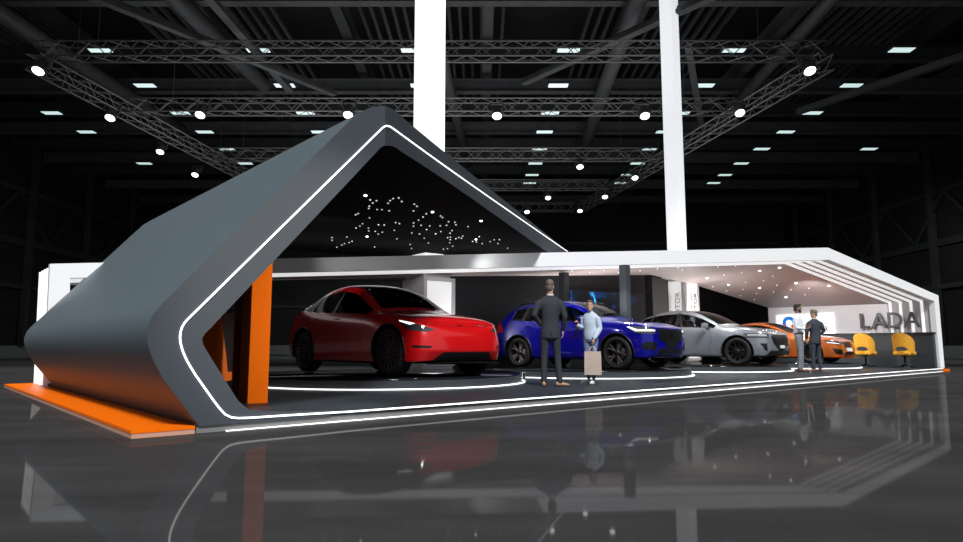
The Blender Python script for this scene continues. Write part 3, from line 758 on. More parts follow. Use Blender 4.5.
def cage(sp):
    """rows of half-section points; returns list of stations"""
    st = []
    for s in sp['st']:
        (xs, xr, xc, w, zb, zm, zs, yb, zbl, yr, zr, zt) = s[:12]
        fx = s[12] if len(s) > 12 else [0]*10
        top = zt-(zt-zr)*.16
        rows = [(xs, w*.86, zb), (xs, w*.965, zb+.03), (xs, w*.99, zb+.16), (xs, w, zm), (xs, (w*.62+yb*.38)+.01, zs), (xs, yb, zbl),
                (xr, yr, zr), (xr*.93+xc*.07, yr-.085, zr+.045*(1 if zt-zr > .06 else .3)), (xc*.75+xr*.25, yr*.5, top), (xc, 0, zt)]
        st.append([V3((r[0]+fx[i], r[1], r[2])) for i, r in enumerate(rows)])
    return st
def loft_body(sp):
    st = cage(sp); bm = bmesh.new(); n = len(st); m = 10
    lay = bm.faces.layers.int.new('key')
    Lf = [[bm.verts.new(p) for p in s] for s in st]
    Rt = [[(Lf[i][j] if j == m-1 else bm.verts.new((p.x, -p.y, p.z))) for j, p in enumerate(s)] for i, s in enumerate(st)]
    for i in range(n-1):
        for j in range(m-1):
            k = sp['key'](i, j)
            f = bm.faces.new([Lf[i][j], Lf[i+1][j], Lf[i+1][j+1], Lf[i][j+1]]); f[lay] = k
            f = bm.faces.new([Rt[i][j], Rt[i][j+1], Rt[i+1][j+1], Rt[i+1][j]]); f[lay] = k+100 if k == 3 else k
    for i, fl in ((0, 0), (n-1, 1)):
        for j in range(m-2):
            q = [Lf[i][j], Lf[i][j+1], Rt[i][j+1], Rt[i][j]]
            f = bm.faces.new(q if fl else q[::-1]); f[lay] = sp['key'](0 if not fl else n-2, j)
        f = bm.faces.new([Lf[i][m-2], Lf[i][m-1], Rt[i][m-2]]); f[lay] = 0
    bmesh.ops.recalc_face_normals(bm, faces=bm.faces)
    # creases along belt and wheel-side character lines
    cl = bm.edges.layers.float.new('crease_edge')
    for i in range(n-1):
        for side in (Lf, Rt):
            for j, c in sp.get('crease', {5: .35}).items():
                e = bm.edges.get((side[i][j], side[i+1][j]))
                if e: e[cl] = c
    me = bpy.data.meshes.new('t'); bm.to_mesh(me); bm.free()
    ob = bpy.data.objects.new('t', me); C.objects.link(ob)
    md = ob.modifiers.new('s', 'SUBSURF'); md.levels = 3; md.subdivision_type = 'CATMULL_CLARK'
    dg = bpy.context.evaluated_depsgraph_get(); dg.update()
    m2 = bpy.data.meshes.new_from_object(ob.evaluated_get(dg)); bpy.data.objects.remove(ob); bpy.data.meshes.remove(me)
    return m2
KEYN = {0: 'body', 1: 'cladding', 2: 'windscreen', 3: 'side_window', 4: 'rear_window', 5: 'roof_panel', 103: 'side_window'}
def sub_fill(bm, poly, size=.05):
    f = bm.faces.new([bm.verts.new(V3(p)) for p in poly])
    bmesh.ops.triangulate(bm, faces=[f])
    for _ in range(6):
        es = [e for e in bm.edges if e.calc_length() > size]
        if not es: break
        bmesh.ops.subdivide_edges(bm, edges=es, cuts=1); bmesh.ops.triangulate(bm, faces=bm.faces[:])
def decal(tree, poly, d, name, m, par, off=.004, size=.05, thick=.012, mirror=False, smooth=True):
    """polygon of 3D points pressed onto the body along direction d, given a small thickness"""
    outs = []
    for mi_ in ((1, -1) if mirror else (1,)):
        bm = bmesh.new(); sub_fill(bm, [V3((p[0], p[1]*mi_, p[2])) for p in poly], size)
        dd = V3((d[0], d[1]*mi_, d[2])).normalized()
        for v in bm.verts:
            h = tree.ray_cast(v.co-dd*1.5, dd)
            if h[0] is not None and (h[0]-v.co).length < .45: v.co = h[0]-dd*off
        r = bmesh.ops.extrude_face_region(bm, geom=bm.faces[:])
        bmesh.ops.translate(bm, vec=dd*thick, verts=[v for v in r['geom'] if isinstance(v, bmesh.types.BMVert)])
        outs.append(link(name, bm, m, par, smooth=smooth, auto=40))
    return outs
def line_decal(tree, pts, d, wdt, name, m, par, off=.002, mirror=False, thick=.006):
    for mi_ in ((1, -1) if mirror else (1,)):
        P_ = [V3((p[0], p[1]*mi_, p[2])) for p in pts]; dd = V3((d[0], d[1]*mi_, d[2])).normalized()
        P_ = resample(P_, max(3, int(sum((a-b_).length for a, b_ in zip(P_, P_[1:]))/.05)))
        Q = []
        for p in P_:
            h = tree.ray_cast(p-dd*1.5, dd)
            Q.append(h[0]-dd*off if h[0] is not None else p)
        bm = bmesh.new(); tube(bm, Q, wdt/2, 6); link(name, bm, m, par)
def make_wheel(r, w_, rim, spokes, style, par, loc, side):
    """tyre = wheel part; rim, hub cap and disc = sub-parts; axis along y, outer face toward side"""
    bm = bmesh.new(); h = w_/2; ri = r*.70
    prof = [(ri, -h*.8), (ri+.02, -h), (r-.05, -h*1.02), (r-.012, -h*.82), (r, -h*.5), (r, -h*.12), (r-.007, -h*.1), (r-.007, h*.1), (r, h*.12), (r, h*.5), (r-.012, h*.82), (r-.05, h*1.02), (ri+.02, h), (ri, h*.8), (ri-.015, 0), (ri, -h*.8)]
    lathe(bm, prof, 48, axis='Y', caps=False)
    wh = link('wheel', bm, RUB, par, smooth=True, auto=50); wh.location = loc
    s = side
    bm = bmesh.new()
    lathe(bm, [(ri+.004, -h*.7*s), (ri-.012, -h*.6*s), (ri-.012, h*.7*s), (ri+.006, h*.86*s), (ri+.014, h*.94*s), (ri-.01, h*.9*s), (ri-.022, h*.6*s), (ri-.03, -h*.6*s)], 48, axis='Y', caps=False)
    link('rim', bm, RIMS if style == 'two_tone' and False else rim[0], wh, smooth=True, auto=40)
    bm = bmesh.new(); lathe(bm, [(0, h*.1*s), (ri-.06, h*.1*s), (ri-.06, h*-.02*s), (0, h*-.02*s)], 32, axis='Y'); link('brake_disc', bm, DISC, wh)
    bm = bmesh.new(); lathe(bm, [(0, h*.86*s), (.045, h*.86*s), (.06, h*.78*s), (.075, h*.45*s), (.08, 0), (0, 0)], 20, axis='Y'); link('hub_cap', bm, rim[0], wh, smooth=True, auto=40)
    for k_ in range(spokes):
        a = 2*pi*k_/spokes
        bm = bmesh.new()
        def P_(rad, ang, y): return V3((rad*cos(ang), y*s, rad*sin(ang)))
        segs = [(.05, h*.74), (ri*.45, h*.70), (ri*.75, h*.74), (ri-.01, h*.84)]
        wid_ = {'blade': [.010, .018, .026, .040], 'y': [.018, .016, .018, .02], 'two_tone': [.02, .014, .012, .013], 'star': [.03, .026, .024, .03]}[style]
        tw = .22 if style == 'blade' else 0
        for fk in ((-1, 1) if style in ('y', 'two_tone') else (0,)):
            ringv = []
            for q, ((rad, y), ww) in enumerate(zip(segs, wid_)):
                aa = a + fk*(.0 if q == 0 else (.07, .16, .2)[q-1]*(6/spokes if spokes > 6 else 1)) + tw*(q/3)
                t_ = V3((-sin(aa), 0, cos(aa)))
                c_ = P_(rad, aa, y)
                ringv.append([bm.verts.new(c_+t_*ww), bm.verts.new(c_-t_*ww), bm.verts.new(c_-t_*ww*.8-V3((0, s*.03, 0))), bm.verts.new(c_+t_*ww*.8-V3((0, s*.03, 0)))])
            for A_, B_ in zip(ringv, ringv[1:]):
                for z_ in range(4): bm.faces.new([A_[z_], A_[(z_+1) % 4], B_[(z_+1) % 4], B_[z_]])
            bm.faces.new(ringv[0]); bm.faces.new(ringv[-1][::-1])
        link('spoke', bm, rim[1], wh)
    return wh

def build_car(sp, loc, rz, label, cat='car', scale=1.0):
    t = root(sp['name'], loc, rz, label, cat); t.scale = (scale,)*3
    me = loft_body(sp); bm = bmesh.new(); bm.from_mesh(me); bpy.data.meshes.remove(me)
    tree = BVHTree.FromBMesh(bm)
    lay = bm.faces.layers.int['key']
    r, wb, tw = sp['wr'], sp['wb'], sp['tr']
    ra = r+sp.get('gap', .045); wz = r; arches = ((wb/2, 1), (wb/2, -1), (-wb/2, 1), (-wb/2, -1))
    def near(co):
        for ax, sy in arches:
            if co.y*sy > .45 and co.z < wz+ra+.02:
                dx, dz = co.x-ax, co.z-wz
                if dx*dx+dz*dz < ra*ra: return (ax, wz)
        return None
    kill = [f for f in bm.faces if all(near(v.co) for v in f.verts) or (f.calc_center_median().z < wz*.75 and near(f.calc_center_median()))]
    bmesh.ops.delete(bm, geom=kill, context='FACES')
    for v in bm.verts:
        q = near(v.co)
        if q:
            dx, dz = v.co.x-q[0], v.co.z-q[1]; L_ = sqrt(dx*dx+dz*dz) or 1
            v.co.x = q[0]+dx/L_*ra; v.co.z = q[1]+dz/L_*ra
    # split by key
    keys = {}
    for f in bm.faces: keys.setdefault(f[lay], []).append(f.index)
    MP = {0: sp['paint'], 1: sp.get('cladm', BLK), 2: GLS, 3: sp.get('sideglass', GLS), 103: sp.get('sideglass', GLS), 4: GLS, 5: sp.get('roofm', sp['paint'])}
    for k_, idx in keys.items():
        b2 = bm.copy(); b2.faces.ensure_lookup_table(); s_ = set(idx)
        bmesh.ops.delete(b2, geom=[f for f in b2.faces if f.index not in s_], context='FACES')
        if k_ == 0:   # paint shell gets a returned edge so it reads as sheet with depth
            pass
        me = bpy.data.meshes.new(KEYN[k_]); b2.to_mesh(me); b2.free()
        for p in me.polygons: p.use_smooth = True
        me.materials.append(MP[k_]); o = bpy.data.objects.new(KEYN[k_], me); C.objects.link(o); o.parent = t
        if k_ == 5 and 'roofm' in sp: o['label'] = 'black roof panel'
    bm.free()
    # wheel houses, arch lips, underbody
    for ax, sy in arches:
        b2 = bmesh.new(); y0, y1 = sy*(tw/2-.28), sy*(tw/2+.10)
        N = 20; A0 = []; A1 = []
        for q in range(N+1):
            a = pi*q/N*1.16-.08*pi; x_ = ax+(ra+.004)*cos(a); z_ = wz+(ra+.004)*sin(a)
            h = tree.ray_cast(V3((x_, sy*1.6, max(z_, .25))), V3((0, -sy, 0)))
            yo = (h[0].y-sy*.012) if h[0] is not None else y1
            A0.append(b2.verts.new((x_, y0, z_))); A1.append(b2.verts.new((x_, yo, z_)))
        cc = b2.verts.new((ax, y0, wz))
        for q in range(N):
            b2.faces.new([A0[q], A0[q+1], A1[q+1], A1[q]]); b2.faces.new([A0[q], cc, A0[q+1]])
        link('wheel_house', b2, BLK, t)
        if sp.get('lip', True):
            b2 = bmesh.new(); pts = []
            for q in range(25):
                a = pi*q/24*1.12-.06*pi; x_ = ax+(ra+.012)*cos(a); z_ = wz+(ra+.012)*sin(a)
                h = tree.ray_cast(V3((x_, sy*1.6, max(z_, .22))), V3((0, -sy, 0)))
                if h[0] is not None: pts.append(V3((x_, h[0].y, z_)))
            tube(b2, pts, sp.get('lipr', .016), 6); o = link('wheel_arch_lip', b2, sp.get('lipm', BLK), t)
    b2 = bmesh.new(); Lh = (sp['x0']-.3, sp['x1']+.3)
    box(b2, ((Lh[0]+Lh[1])/2, 0, sp['zb']+.1), (Lh[0]-Lh[1], tw-.62, .14), bev=.03)
    box(b2, (0, 0, sp['zb']+.1), (wb-2*ra-.1, tw-.16, .12), bev=.03)
    link('underbody', b2, BLK, t)
    # wheels
    for ax, sy in arches:
        make_wheel(r, sp['tw'], sp['rim'], sp['spokes'], sp['style'], t, (ax, sy*(tw/2-sp['tw']/2+.0), r), sy)
    # interior
    zs = sp['seatz']
    for x_, y_ in ((.05, .38), (.05, -.38), (-.85, .38), (-.85, -.38)):
        b2 = bmesh.new()
        box(b2, (x_, y_, zs), (.52, .5, .14), bev=.04); M_ = Matrix.Rotation(R(-16), 3, 'Y')
        box(b2, (x_-.3, y_, zs+.34), (.12, .48, .62), rot=M_, bev=.04); box(b2, (x_-.4, y_, zs+.74), (.09, .26, .17), rot=M_, bev=.03)
        link('seat', b2, sp.get('seatm', SEAT), t)
    b2 = bmesh.new(); box(b2, (.72, 0, sp['dash']-.12), (.42, 1.42, .2), bev=.05); link('dashboard', b2, SEAT, t)
    b2 = bmesh.new(); pts = [V3((.42+.07*sin(a)*.6, .38+.18*cos(a), sp['dash']+.0+.17*sin(a))) for a in [2*pi*q/20 for q in range(20)]]
    tube(b2, pts, .014, 6, closed=True); bar(b2, (.44, .22, sp['dash']), (.44, .54, sp['dash']), .03, .03); link('steering_wheel', b2, BLK, t)
    b2 = bmesh.new(); box(b2, (-.2, 0, zs-.14), (2.7, 1.5, .06)); link('cabin_floor', b2, BLK, t)
    # mirrors
    mx_, my_, mz_ = sp['mirror']
    for sy in (1, -1) if sp is not redS else ():
        b2 = bmesh.new(); box(b2, (mx_, sy*(my_+.10), mz_+.05), (.13, .22, .15), bev=.045); o = link('wing_mirror', b2, sp.get('mirm', sp['paint']), t, smooth=True, auto=50)
        b2 = bmesh.new(); bar(b2, (mx_+.02, sy*(my_-.04), mz_-.05), (mx_, sy*(my_+.08), mz_+.0), .06, .03); link('mirror_arm', b2, BLK, o)
    sd = (0, -1, 0)
    # door shut lines, handles
    for ln in sp['lines']: line_decal(tree, [(x_, 1.2, z_) for x_, z_ in ln], sd, .008, 'shut_line', BLK, t, off=-.001, mirror=True)
    for hx, hz in sp['handles']:
        line_decal(tree, [(hx-.09, 1.2, hz), (hx+.09, 1.2, hz)], sd, .022, 'door_handle', sp.get('handm', sp['paint']), t, off=.008, mirror=True)
    for pl_ in sp.get('pillars', []): decal(tree, [(x_, 1.0, z_) for x_, z_ in pl_], sd, 'door_pillar', BLK, t, off=.002, mirror=True, size=.08)
    if 'chrome' in sp: line_decal(tree, [(x_, 1.2, z_) for x_, z_ in sp['chrome']], sd, .014, 'window_trim', sp.get('chromem', CHROME), t, off=.002, mirror=True)
    for (nm_, m_, d_, poly, mir, off) in sp['decals']: decal(tree, poly, d_, nm_, m_, t, off=off, mirror=mir, size=.045)
    if 'rails' in sp:
        for sy in (1, -1):
            b2 = bmesh.new(); tube(b2, [V3((x_, sy*y_, z_)) for x_, y_, z_ in sp['rails']], .016, 6); link('roof_rail', b2, sp.get('railm', BLK), t)
    return t, tree

# ---- station tuple: xs, xr, xc, half width, z bottom, z mid, z shoulder, y belt, z belt, y rail, z rail, z centre, front offsets
def keyfun(clad, ws, sw, rf, rw):
    def k_(i, j):
        if j < clad: return 1
        if ws[0] <= i < ws[1] and j >= 7: return 2
        if sw[0] <= i < sw[1] and j == 5: return 3
        if rf[0] <= i < rf[1] and j >= 7: return 5
        if rw[0] <= i < rw[1] and j >= 7: return 4
        return 0
    return k_
FX0 = [-.16, -.08, -.01, 0, -.03, -.10, -.16, -.20, -.24, -.25]
FX1 = [-.12, -.05, -.01, 0, -.03, -.08, -.13, -.16, -.18, -.2]
RX0 = [.14, .05, .0, 0, .01, .05, .08, .10, .12, .12]
# --- compact electric SUV, red
redS = dict(name='electric_suv', paint=RED, x0=2.31, x1=-2.42, zb=.2, wb=2.89, tr=1.86, tw=.255, wr=.385, rim=(BLK, RIMB), spokes=14, style='blade', seatz=.62, dash=1.0,
  mirror=(.62, .93, 1.0), roofm=mat('black_roof_glass', (.006, .006, .007), .04, coat=1), cladm=BLK, sideglass=GLD,
  key=keyfun(1, (5, 7), (5, 10), (7, 9), (9, 11)), crease={5: .4, 1: .5},
  st=[(2.30, 2.24, 2.24, .56, .23, .42, .62, .50, .775, .46, .805, .84, FX0),
      (2.20, 2.14, 2.14, .80, .22, .42, .63, .72, .80, .64, .83, .875, FX1),
      (1.98, 1.96, 1.98, .925, .21, .50, .72, .84, .865, .76, .895, .93),
      (1.45, 1.45, 1.48, .965, .21, .56, .81, .885, .945, .78, .985, 1.02),
      (1.05, 1.05, 1.15, .955, .20, .54, .86, .90, .975, .78, 1.02, 1.055),
      (.80, .84, 1.02, .95, .20, .54, .89, .90, 1.0, .80, 1.045, 1.10),
      (.45, .44, .66, .95, .20, .54, .91, .895, 1.015, .73, 1.30, 1.37),
      (.05, .02, .20, .95, .20, .54, .925, .89, 1.03, .655, 1.48, 1.565),
      (-.45, -.45, -.42, .95, .20, .54, .935, .885, 1.045, .62, 1.555, 1.635),
      (-1.08, -1.02, -1.05, .955, .20, .55, .95, .885, 1.085, .63, 1.50, 1.60),
      (-1.52, -1.44, -1.5, .97, .21, .56, .96, .885, 1.15, .68, 1.36, 1.48),
      (-1.93, -1.95, -1.98, .955, .22, .56, .96, .86, 1.14, .71, 1.20, 1.27),
      (-2.26, -2.26, -2.28, .88, .26, .56, .92, .76, 1.05, .66, 1.10, 1.135),
      (-2.42, -2.36, -2.38, .68, .30, .56, .88, .60, 1.0, .54, 1.055, 1.08, RX0)],
  lines=[[(.62, .99), (.68, .75), (.60, .33), (.52, .25)], [(-.42, 1.04), (-.40, .7), (-.42, .26)], [(-1.30, 1.08), (-1.16, .8), (-1.0, .55), (-.94, .3)], [(.52, .26), (-.94, .28)]],
  handles=[(-.2, .955), (-1.02, .975)],
  pillars=[[(-.36, 1.06), (-.47, 1.06), (-.42, 1.49), (-.35, 1.49)], [(-1.30, 1.12), (-1.34, 1.12), (-1.22, 1.44), (-1.18, 1.44)]],
  chrome=[(-.37, 1.06), (-.385, 1.2), (-.37, 1.48)],
  decals=[('headlamp', LAMPG, (-1, -.75, 0), [(2.1, .50, .73), (2.05, .62, .69), (1.90, .86, .72), (1.72, .90, .84), (1.66, .86, .885), (1.86, .74, .83)], True, .004),
          ('daytime_light', LAMPW, (-1, -.75, 0), [(1.9, .72, .82), (1.86, .80, .80), (1.70, .89, .86), (1.66, .86, .88), (1.82, .76, .84)], True, .009),
          ('lower_grille', GRIL, (-1, 0, 0), [(2.3, -.60, .27), (2.3, -.46, .385), (2.3, .46, .385), (2.3, .60, .27)], False, .004),
          ('front_lip', BLK, (-1, 0, 0), [(2.2, -.72, .20), (2.3, -.72, .245), (2.3, .72, .245), (2.3, .72, .20)], False, .012),
          ('corner_vent', GRIL, (-1, -.6, 0), [(2.2, .66, .445), (2.2, .62, .48), (2.0, .86, .49), (2.0, .86, .455)], True, .004),
          ('emblem', mat('emblem_dark', (.05, .05, .055), .2, metal=.8), (-.5, 0, -1), [(2.10, 0, .9), (2.14, -.06, .9), (2.155, -.05, .9), (2.15, 0, .9), (2.155, .05, .9), (2.14, .06, .9)], False, .006),
          ('side_badge', BLK, (0, -1, 0), [(.86, 1, .90), (.96, 1, .93), (.80, 1, .94), (.80, 1, .90)], True, .004),
          ('tail_lamp', TAIL, (1, -.9, 0), [(-2.2, .5, .95), (-2.2, .5, .90), (-2.1, .86, .86), (-1.9, .93, .97), (-2.0, .88, 1.0)], True, .004)])
red, red_tree = None, None
# --- blue SUV
blueS = dict(name='blue_suv', paint=BLUE, x0=2.30, x1=-2.38, zb=.22, wb=2.865, tr=1.87, tw=.255, wr=.375, rim=(BLK, mat('grey_machined_rim', (.20, .17, .17), .3, metal=.7)), spokes=5, style='y', seatz=.68, dash=1.08,
  mirror=(.60, .93, 1.10), cladm=BLUE, gap=.05,
  key=keyfun(0, (5, 7), (5, 10), (0, 0), (11, 12)), crease={5: .5, 4: .3, 1: .4},
  st=[(2.29, 2.22, 2.22, .60, .27, .50, .80, .56, .94, .50, .965, .985, [-.14, -.06, 0, 0, 0, -.05, -.10, -.14, -.18, -.18]),
      (2.20, 2.12, 2.12, .82, .25, .50, .80, .76, .95, .68, .985, 1.015, [-.1, -.04, 0, 0, 0, -.05, -.08, -.1, -.14, -.16]),
      (1.98, 1.95, 1.98, .925, .24, .56, .84, .86, .975, .78, 1.01, 1.05),
      (1.43, 1.43, 1.46, .955, .23, .60, .88, .90, 1.02, .80, 1.07, 1.105),
      (1.05, 1.05, 1.1, .95, .22, .56, .92, .905, 1.05, .80, 1.105, 1.15),
      (.80, .84, .98, .945, .22, .56, .94, .905, 1.07, .81, 1.125, 1.18),
      (.42, .42, .58, .945, .22, .56, .95, .90, 1.085, .74, 1.39, 1.45),
      (.05, 0, .14, .945, .22, .56, .955, .895, 1.10, .68, 1.55, 1.62),
      (-.45, -.45, -.45, .945, .22, .56, .96, .89, 1.11, .66, 1.60, 1.665),
      (-1.15, -1.15, -1.15, .95, .22, .58, .97, .89, 1.13, .66, 1.575, 1.65),
      (-1.72, -1.66, -1.62, .96, .23, .60, .98, .885, 1.20, .655, 1.50, 1.60),
      (-2.0, -1.98, -1.98, .94, .24, .60, .97, .86, 1.18, .65, 1.44, 1.53),
      (-2.26, -2.18, -2.16, .89, .28, .60, .95, .80, 1.12, .66, 1.20, 1.22),
      (-2.38, -2.30, -2.32, .72, .32, .60, .90, .66, 1.04, .58, 1.09, 1.11, RX0)],
  lines=[[(.66, 1.06), (.70, .8), (.62, .38), (.52, .30)], [(-.40, 1.10), (-.38, .7), (-.40, .30)], [(-1.36, 1.14), (-1.15, .8), (-1.0, .55), (-.94, .34)], [(.52, .30), (-.94, .32)]],
  handles=[(-.22, 1.0), (-1.08, 1.01)],
  pillars=[[(-.36, 1.13), (-.46, 1.13), (-.44, 1.55), (-.36, 1.55)], [(-1.30, 1.16), (-1.38, 1.16), (-1.30, 1.54), (-1.22, 1.54)]],
  chrome=[(.74, 1.10), (0, 1.115), (-1.2, 1.15), (-1.66, 1.22)], chromem=BLK,
  rails=[(.1, .67, 1.59), (-.2, .66, 1.645), (-1.2, .655, 1.635), (-1.6, .65, 1.57)],
  decals=[('grille', GRIL, (-1, 0, 0), [(2.3, -.52, .67), (2.3, -.56, .90), (2.3, .56, .90), (2.3, .52, .67), (2.3, .4, .62), (2.3, -.4, .62)], False, .012),
          ('headlamp', LAMPG, (-1, -.8, 0), [(2.2, .60, .78), (2.2, .60, .91), (2.0, .84, .945), (1.78, .92, .955), (1.74, .93, .93), (1.9, .90, .80)], True, .006),
          ('daytime_light', LAMPW, (-1, -.8, 0), [(2.2, .60, .845), (2.2, .60, .872), (1.93, .87, .885), (1.78, .92, .95), (1.73, .93, .945), (1.90, .89, .845)], True, .011),
          ('side_intake', GRIL, (-1, -.6, 0), [(2.25, .62, .44), (2.25, .60, .60), (2.1, .84, .62), (2.0, .88, .52), (2.1, .82, .44)], True, .006),
          ('lower_grille', GRIL, (-1, 0, 0), [(2.3, -.55, .36), (2.3, -.50, .47), (2.3, .50, .47), (2.3, .55, .36)], False, .006),
          ('number_plate', BLK, (-1, 0, 0), [(2.3, -.26, .5), (2.3, -.26, .62), (2.3, .26, .62), (2.3, .26, .5)], False, .018),
          ('emblem_bar', CHROME, (-1, 0, 0), [(2.3, -.10, .84), (2.3, -.085, .855), (2.3, .10, .72), (2.3, .085, .705)], False, .022),
          ('emblem_ring', mat('emblem_dark', (.05, .05, .055), .2, metal=.8), (-1, 0, 0), [(2.3, .07*cos(a*pi/8), .78+.07*sin(a*pi/8)) for a in range(16)], False, .018),
          ('tail_lamp', TAIL, (1, -1.2, 0), [(-2.25, .62, 1.38), (-2.25, .66, 1.38), (-2.2, .80, 1.1), (-2.0, .93, 1.0), (-1.95, .94, .88), (-2.2, .86, .86), (-2.2, .72, 1.05)], True, .006)])
# --- silver coupe SUV
silS = dict(name='silver_suv', paint=SILVER, x0=2.30, x1=-2.40, zb=.22, wb=2.875, tr=1.88, tw=.26, wr=.385, rim=(BLK, RIMK), spokes=10, style='star', seatz=.64, dash=1.03,
  mirror=(.58, .93, 1.06), cladm=SILVER, roofm=mat('black_roof_glass', (.006, .006, .007), .04), gap=.05, seatm=mat('seat_grey', (.25, .26, .28), .6),
  key=keyfun(0, (5, 7), (5, 10), (7, 9), (10, 12)), crease={5: .5, 1: .4},
  st=[(2.28, 2.20, 2.20, .58, .27, .48, .72, .52, .885, .48, .91, .935, [-.14, -.06, 0, 0, -.02, -.08, -.13, -.16, -.2, -.2]),
      (2.18, 2.10, 2.10, .81, .25, .48, .74, .74, .90, .66, .935, .97, [-.1, -.04, 0, 0, -.02, -.06, -.1, -.12, -.16, -.16]),
      (1.96, 1.93, 1.96, .925, .24, .54, .80, .86, .935, .78, .97, 1.01),
      (1.43, 1.43, 1.46, .96, .23, .58, .86, .90, .99, .80, 1.035, 1.07),
      (1.05, 1.05, 1.1, .95, .22, .56, .89, .905, 1.02, .80, 1.07, 1.115),
      (.80, .84, 1.0, .945, .22, .56, .91, .905, 1.035, .81, 1.09, 1.14),
      (.40, .40, .58, .945, .22, .56, .92, .90, 1.05, .74, 1.35, 1.41),
      (.0, -.05, .10, .945, .22, .56, .93, .895, 1.065, .67, 1.515, 1.585),
      (-.50, -.50, -.50, .945, .22, .56, .935, .89, 1.075, .645, 1.57, 1.64),
      (-1.15, -1.15, -1.15, .955, .22, .58, .95, .89, 1.10, .64, 1.52, 1.60),
      (-1.75, -1.64, -1.62, .97, .23, .60, .96, .88, 1.17, .66, 1.37, 1.48),
      (-2.0, -2.0, -2.0, .945, .24, .60, .96, .85, 1.15, .68, 1.23, 1.30),
      (-2.26, -2.22, -2.24, .89, .28, .60, .93, .78, 1.08, .67, 1.13, 1.16),
      (-2.40, -2.34, -2.36, .70, .32, .60, .88, .62, 1.02, .56, 1.07, 1.09, RX0)],
  lines=[[(.64, 1.03), (.70, .8), (.62, .38), (.52, .30)], [(-.42, 1.07), (-.40, .7), (-.42, .30)], [(-1.40, 1.1), (-1.18, .8), (-1.02, .55), (-.96, .34)], [(.52, .30), (-.96, .32)]],
  handles=[(-.24, .965), (-1.12, .98)],
  pillars=[[(-.36, 1.10), (-.48, 1.10), (-.46, 1.52), (-.36, 1.52)], [(-1.34, 1.13), (-1.42, 1.13), (-1.30, 1.46), (-1.22, 1.46)]],
  chrome=[(.74, 1.065), (0, 1.08), (-1.2, 1.115), (-1.70, 1.19)], chromem=BLK,
  decals=[('grille', GRIL, (-1, 0, 0), [(2.3, -.44, .84), (2.3, .44, .84), (2.3, .52, .76), (2.3, .46, .60), (2.3, .20, .43), (2.3, 0, .40), (2.3, -.20, .43), (2.3, -.46, .60), (2.3, -.52, .76)], False, .014),
          ('grille_bar', BLKM, (-1, 0, 0), [(2.3, -.40, .70), (2.3, -.40, .71), (2.3, .40, .71), (2.3, .40, .70)], False, .02),
          ('upper_headlamp', LAMPG, (-1, -.9, 0), [(2.15, .58, .80), (2.15, .58, .845), (1.9, .88, .865), (1.66, .945, .875), (1.66, .945, .82), (1.9, .88, .80)], True, .006),
          ('daytime_light', mat('soft_lamp', (.6, .6, .6), .3, emit=(1, 1, 1), es=.35), (-1, -.9, 0), [(2.1, .62, .81), (2.1, .62, .828), (1.75, .92, .84), (1.75, .92, .82)], True, .010),
          ('lower_headlamp', LAMPG, (-1, -.9, 0), [(2.15, .58, .745), (2.15, .58, .775), (1.9, .88, .785), (1.66, .945, .79), (1.66, .945, .76), (1.9, .88, .75)], True, .006),
          ('side_intake', GRIL, (-1, -.6, 0), [(2.2, .74, .40), (2.2, .74, .60), (2.05, .86, .60), (2.15, .79, .42)], True, .006),
          ('lower_grille', GRIL, (-1, 0, 0), [(2.3, -.72, .28), (2.3, -.62, .40), (2.3, .62, .40), (2.3, .72, .28)], False, .008),
          ('number_plate', PLATE, (-1, 0, 0), [(2.3, -.15, .47), (2.3, -.15, .55), (2.3, .15, .55), (2.3, .15, .47)], False, .028),
          ('tail_lamp', TAIL, (1, -1, 0), [(-2.2, .5, .98), (-2.2, .5, .94), (-1.95, .93, .95), (-1.95, .93, .99)], True, .006)])
